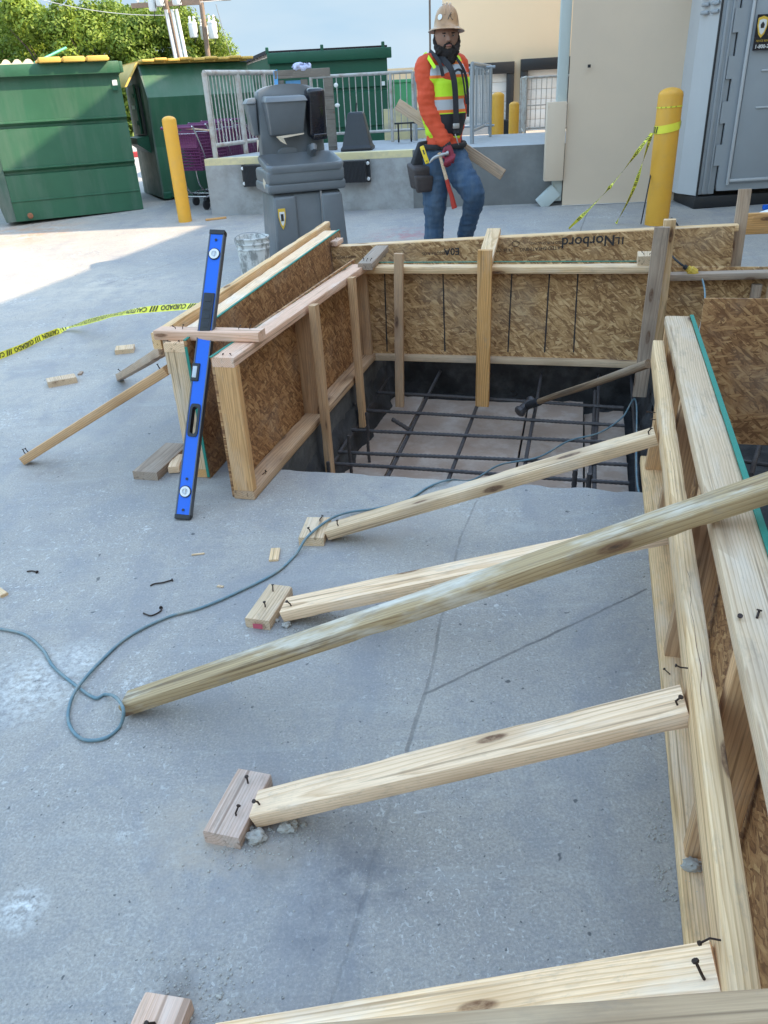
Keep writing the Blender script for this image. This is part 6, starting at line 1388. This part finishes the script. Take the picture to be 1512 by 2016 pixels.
# trousers
b = MB(); limb(b, [(Jm(873, 284, .03), .135), (pel, .142)], 20); b.ball(pel, .15, 12, (1.12, .82, .8))
limb(b, [(hpR, .118), (Jm(856, 358, .0), .108), (knR, .094), (Jm(855, 440, .02), .082), (anR+Z_*.03, .080)], 16)
limb(b, [(hpL, .118), (Jm(909, 345, -.09), .108), (knL, .094), (Jm(927, 420, -.02), .074), (anL+Z_*.02, .070)], 16)
remesh(b, 'jeans', M['jeans'], MAN, .010, 3, lambda v, n_: v+n_*(.008*noise.noise(v*12)+.008*noise.noise(Vector((v.x*7, v.y*7, v.z*34)))+.005*noise.noise(v*30)))
def boot(an, d_, lift=0):
    d_ = Vector(d_).normalized(); b = MB(); base = Vector((an.x, an.y, 0)); z = an.z-.09
    limb(b, [(an+Z_*.05, .055), (an-Z_*.03, .055)]); limb(b, [(Vector((an.x, an.y, z+.04))-d_*.03, .042), (Vector((an.x, an.y, z+.045))+d_*.08, .045), (Vector((an.x, an.y, z+.035))+d_*.19, .036)])
    return remesh(b, 'boot', M['pouchm'], MAN, .009, 3)
boot(anR, (-.3, -1, 0)); boot(anL, (.5, -1, -.15))
# belt
b = MB(); b.tube([pel+Z_*.055+Vector((.168*math.cos(a), .135*math.sin(a), .01*math.sin(a))) for a in [2*PI*k/24 for k in range(24)]], .022, 6, closed=True); b.build('belt', M['canvas'], MAN, mw=I4, smooth=60)
# tool pouch at his right hip
pc_ = Jm(828, 345, -.03)
PO = empty('tool_pouch', pc_, R(20), 'dark worn leather tool pouch hanging at the right hip of the man', 'tool pouch')
b = MB(); b.hexa([(-.07, -.07, -.10), (.07, -.07, -.10), (.07, .06, -.10), (-.07, .06, -.10)], [(-.10, -.09, .06), (.09, -.09, .06), (.09, .07, .10), (-.10, .07, .10)]); b.build('main_pocket', M['pouchm'], PO, bev=.022, smooth=60)
b = MB(); b.hexa([(-.075, -.105, -.12), (.055, -.105, -.12), (.055, -.06, -.12), (-.075, -.06, -.12)], [(-.095, -.12, .01), (.065, -.12, .0), (.065, -.07, .0), (-.095, -.07, .01)]); b.build('front_pocket', M['pouchm'], PO, bev=.015, smooth=60)
b = MB(); b.hexa([(-.08, -.02, .06), (.09, -.02, .06), (.09, .06, .06), (-.08, .06, .06)], [(-.0, 0, .24), (.11, 0, .25), (.11, .05, .25), (-.0, .05, .24)]); b.build('hanger', M['canvas'], PO, bev=.012, smooth=60)
kn = Jm(836, 305, -.16); kd = (Jm(842, 322, -.16)-Jm(831, 290, -.13)).normalized()
KN = empty('utility_knife', kn, 0, 'yellow utility knife with a black slot clipped above the tool pouch', 'knife', mw=frame(kn, kd, Vector((0, -1, 0))))
b = MB(); b.box((0, 0, 0), (.135, .034, .018), bev=.007, seg=3); b.build('handle', plain('yellow_tool_plastic', (.78, .56, .02), .4), KN, smooth=60)
b = MB(); b.box((-.02, 0, .0095), (.035, .010, .004), bev=.001); b.box((.05, 0, .0095), (.008, .008, .004)); b.build('slot', M['blk'], KN)
# gloved hand round the hammer
HA = empty('hammer', Jm(884, 330, -.2), 0, 'red-handled framing hammer hanging head up in the gloved right hand of the man', 'hammer')
ht_, hb_ = Jm(866, 306, -.20), Jm(895, 410, -.22); hd = (hb_-ht_).normalized()
b = MB(); mid = ht_.lerp(hb_, .45); b.tube([ht_-hd*.02, ht_.lerp(hb_, .2), mid], [.013, .0125, .014], 12); b.build('handle', M['pine'], HA, mw=I4, smooth=50)
b = MB(); b.tube([mid, mid+hd*.08, hb_-hd*.10+Vector((0.004, 0, 0)), hb_-hd*.03, hb_], [.0155, .017, .017, .021, .022], 12); b.build('grip', M['redgrip'], HA, mw=I4, smooth=50)
hs = Vector((1, -.12, .22)).normalized()
b = MB(); b.tube(spline([ht_-hs*.085-Z_*.035, ht_-hs*.05-Z_*.008, ht_, ht_+hs*.03], 4), [.004, .006, .009, .011, .012, .013, .013, .014, .014, .015, .015, .015, .015][:13], 10); b.tube([ht_+hs*.03, ht_+hs*.05, ht_+hs*.052, ht_+hs*.07], [.012, .012, .017, .017], 12); b.build('head', M['alu'], HA, mw=I4, smooth=40)
b = MB(); pm = Jm(884, 298, -.17)
limb(b, [(wrR, .040), (wrR.lerp(pm, .5), .036), (pm, .034), (pm+Vector((.012, -.01, -.035)), .030)], 12)
fd = Vector((-.35, -.5, -.78)).normalized()
for i in range(4):
    o_ = pm+Vector((-.022+.020*i, -.025, -.045+.006*i)); ln = (.9, 1, .95, .78)[i]
    limb(b, [(o_, .012), (o_+Vector((-.012, -.028, -.030))*ln, .011), (o_+Vector((-.020, -.010, -.058))*ln, .0102), (o_+Vector((-.010, .014, -.066))*ln, .009)], 10)
limb(b, [(pm+Vector((-.03, -.01, .02)), .013), (pm+Vector((-.048, -.025, -.01)), .012), (pm+Vector((-.045, -.035, -.040)), .010)], 10)
remesh(b, 'glove', M['glove'], MAN, .0048, 2)
b = MB(); b.tube([wrR+(elR-wrR).normalized()*.02, wrR-(elR-wrR).normalized()*.03], [.045, .042], 14); b.build('glove_cuff', M['canvas'], MAN, mw=I4, smooth=50)
# left glove by the vest, holding the plank behind him
b = MB(); limb(b, [(wrL, .036), (wrL+Vector((.01, .01, -.07)), .036)], 12)
for i in range(4):
    o_ = wrL+Vector((-.03+.02*i, .03, -.09)); limb(b, [(o_, .012), (o_+Vector((0, .02, -.035)), .011), (o_+Vector((0, -.005, -.06))*(.95-.05*i), .010)], 10)
limb(b, [(wrL+Vector((-.03, -.01, -.05)), .012), (wrL+Vector((-.04, -.02, -.09)), .011)], 10)
remesh(b, 'glove', M['glove'], MAN, .0048, 2)
# plank carried under his arm
p0, p1 = Yp(783, 205, YM+.42), Yp(990, 344, YM+.02)
tag(board('carried_plank', p0, p1, .085, .036, Vector((.35, 0, .8)), M['grey']), 'short weathered plank slung behind the waist of the man, held under his left arm', 'plank')
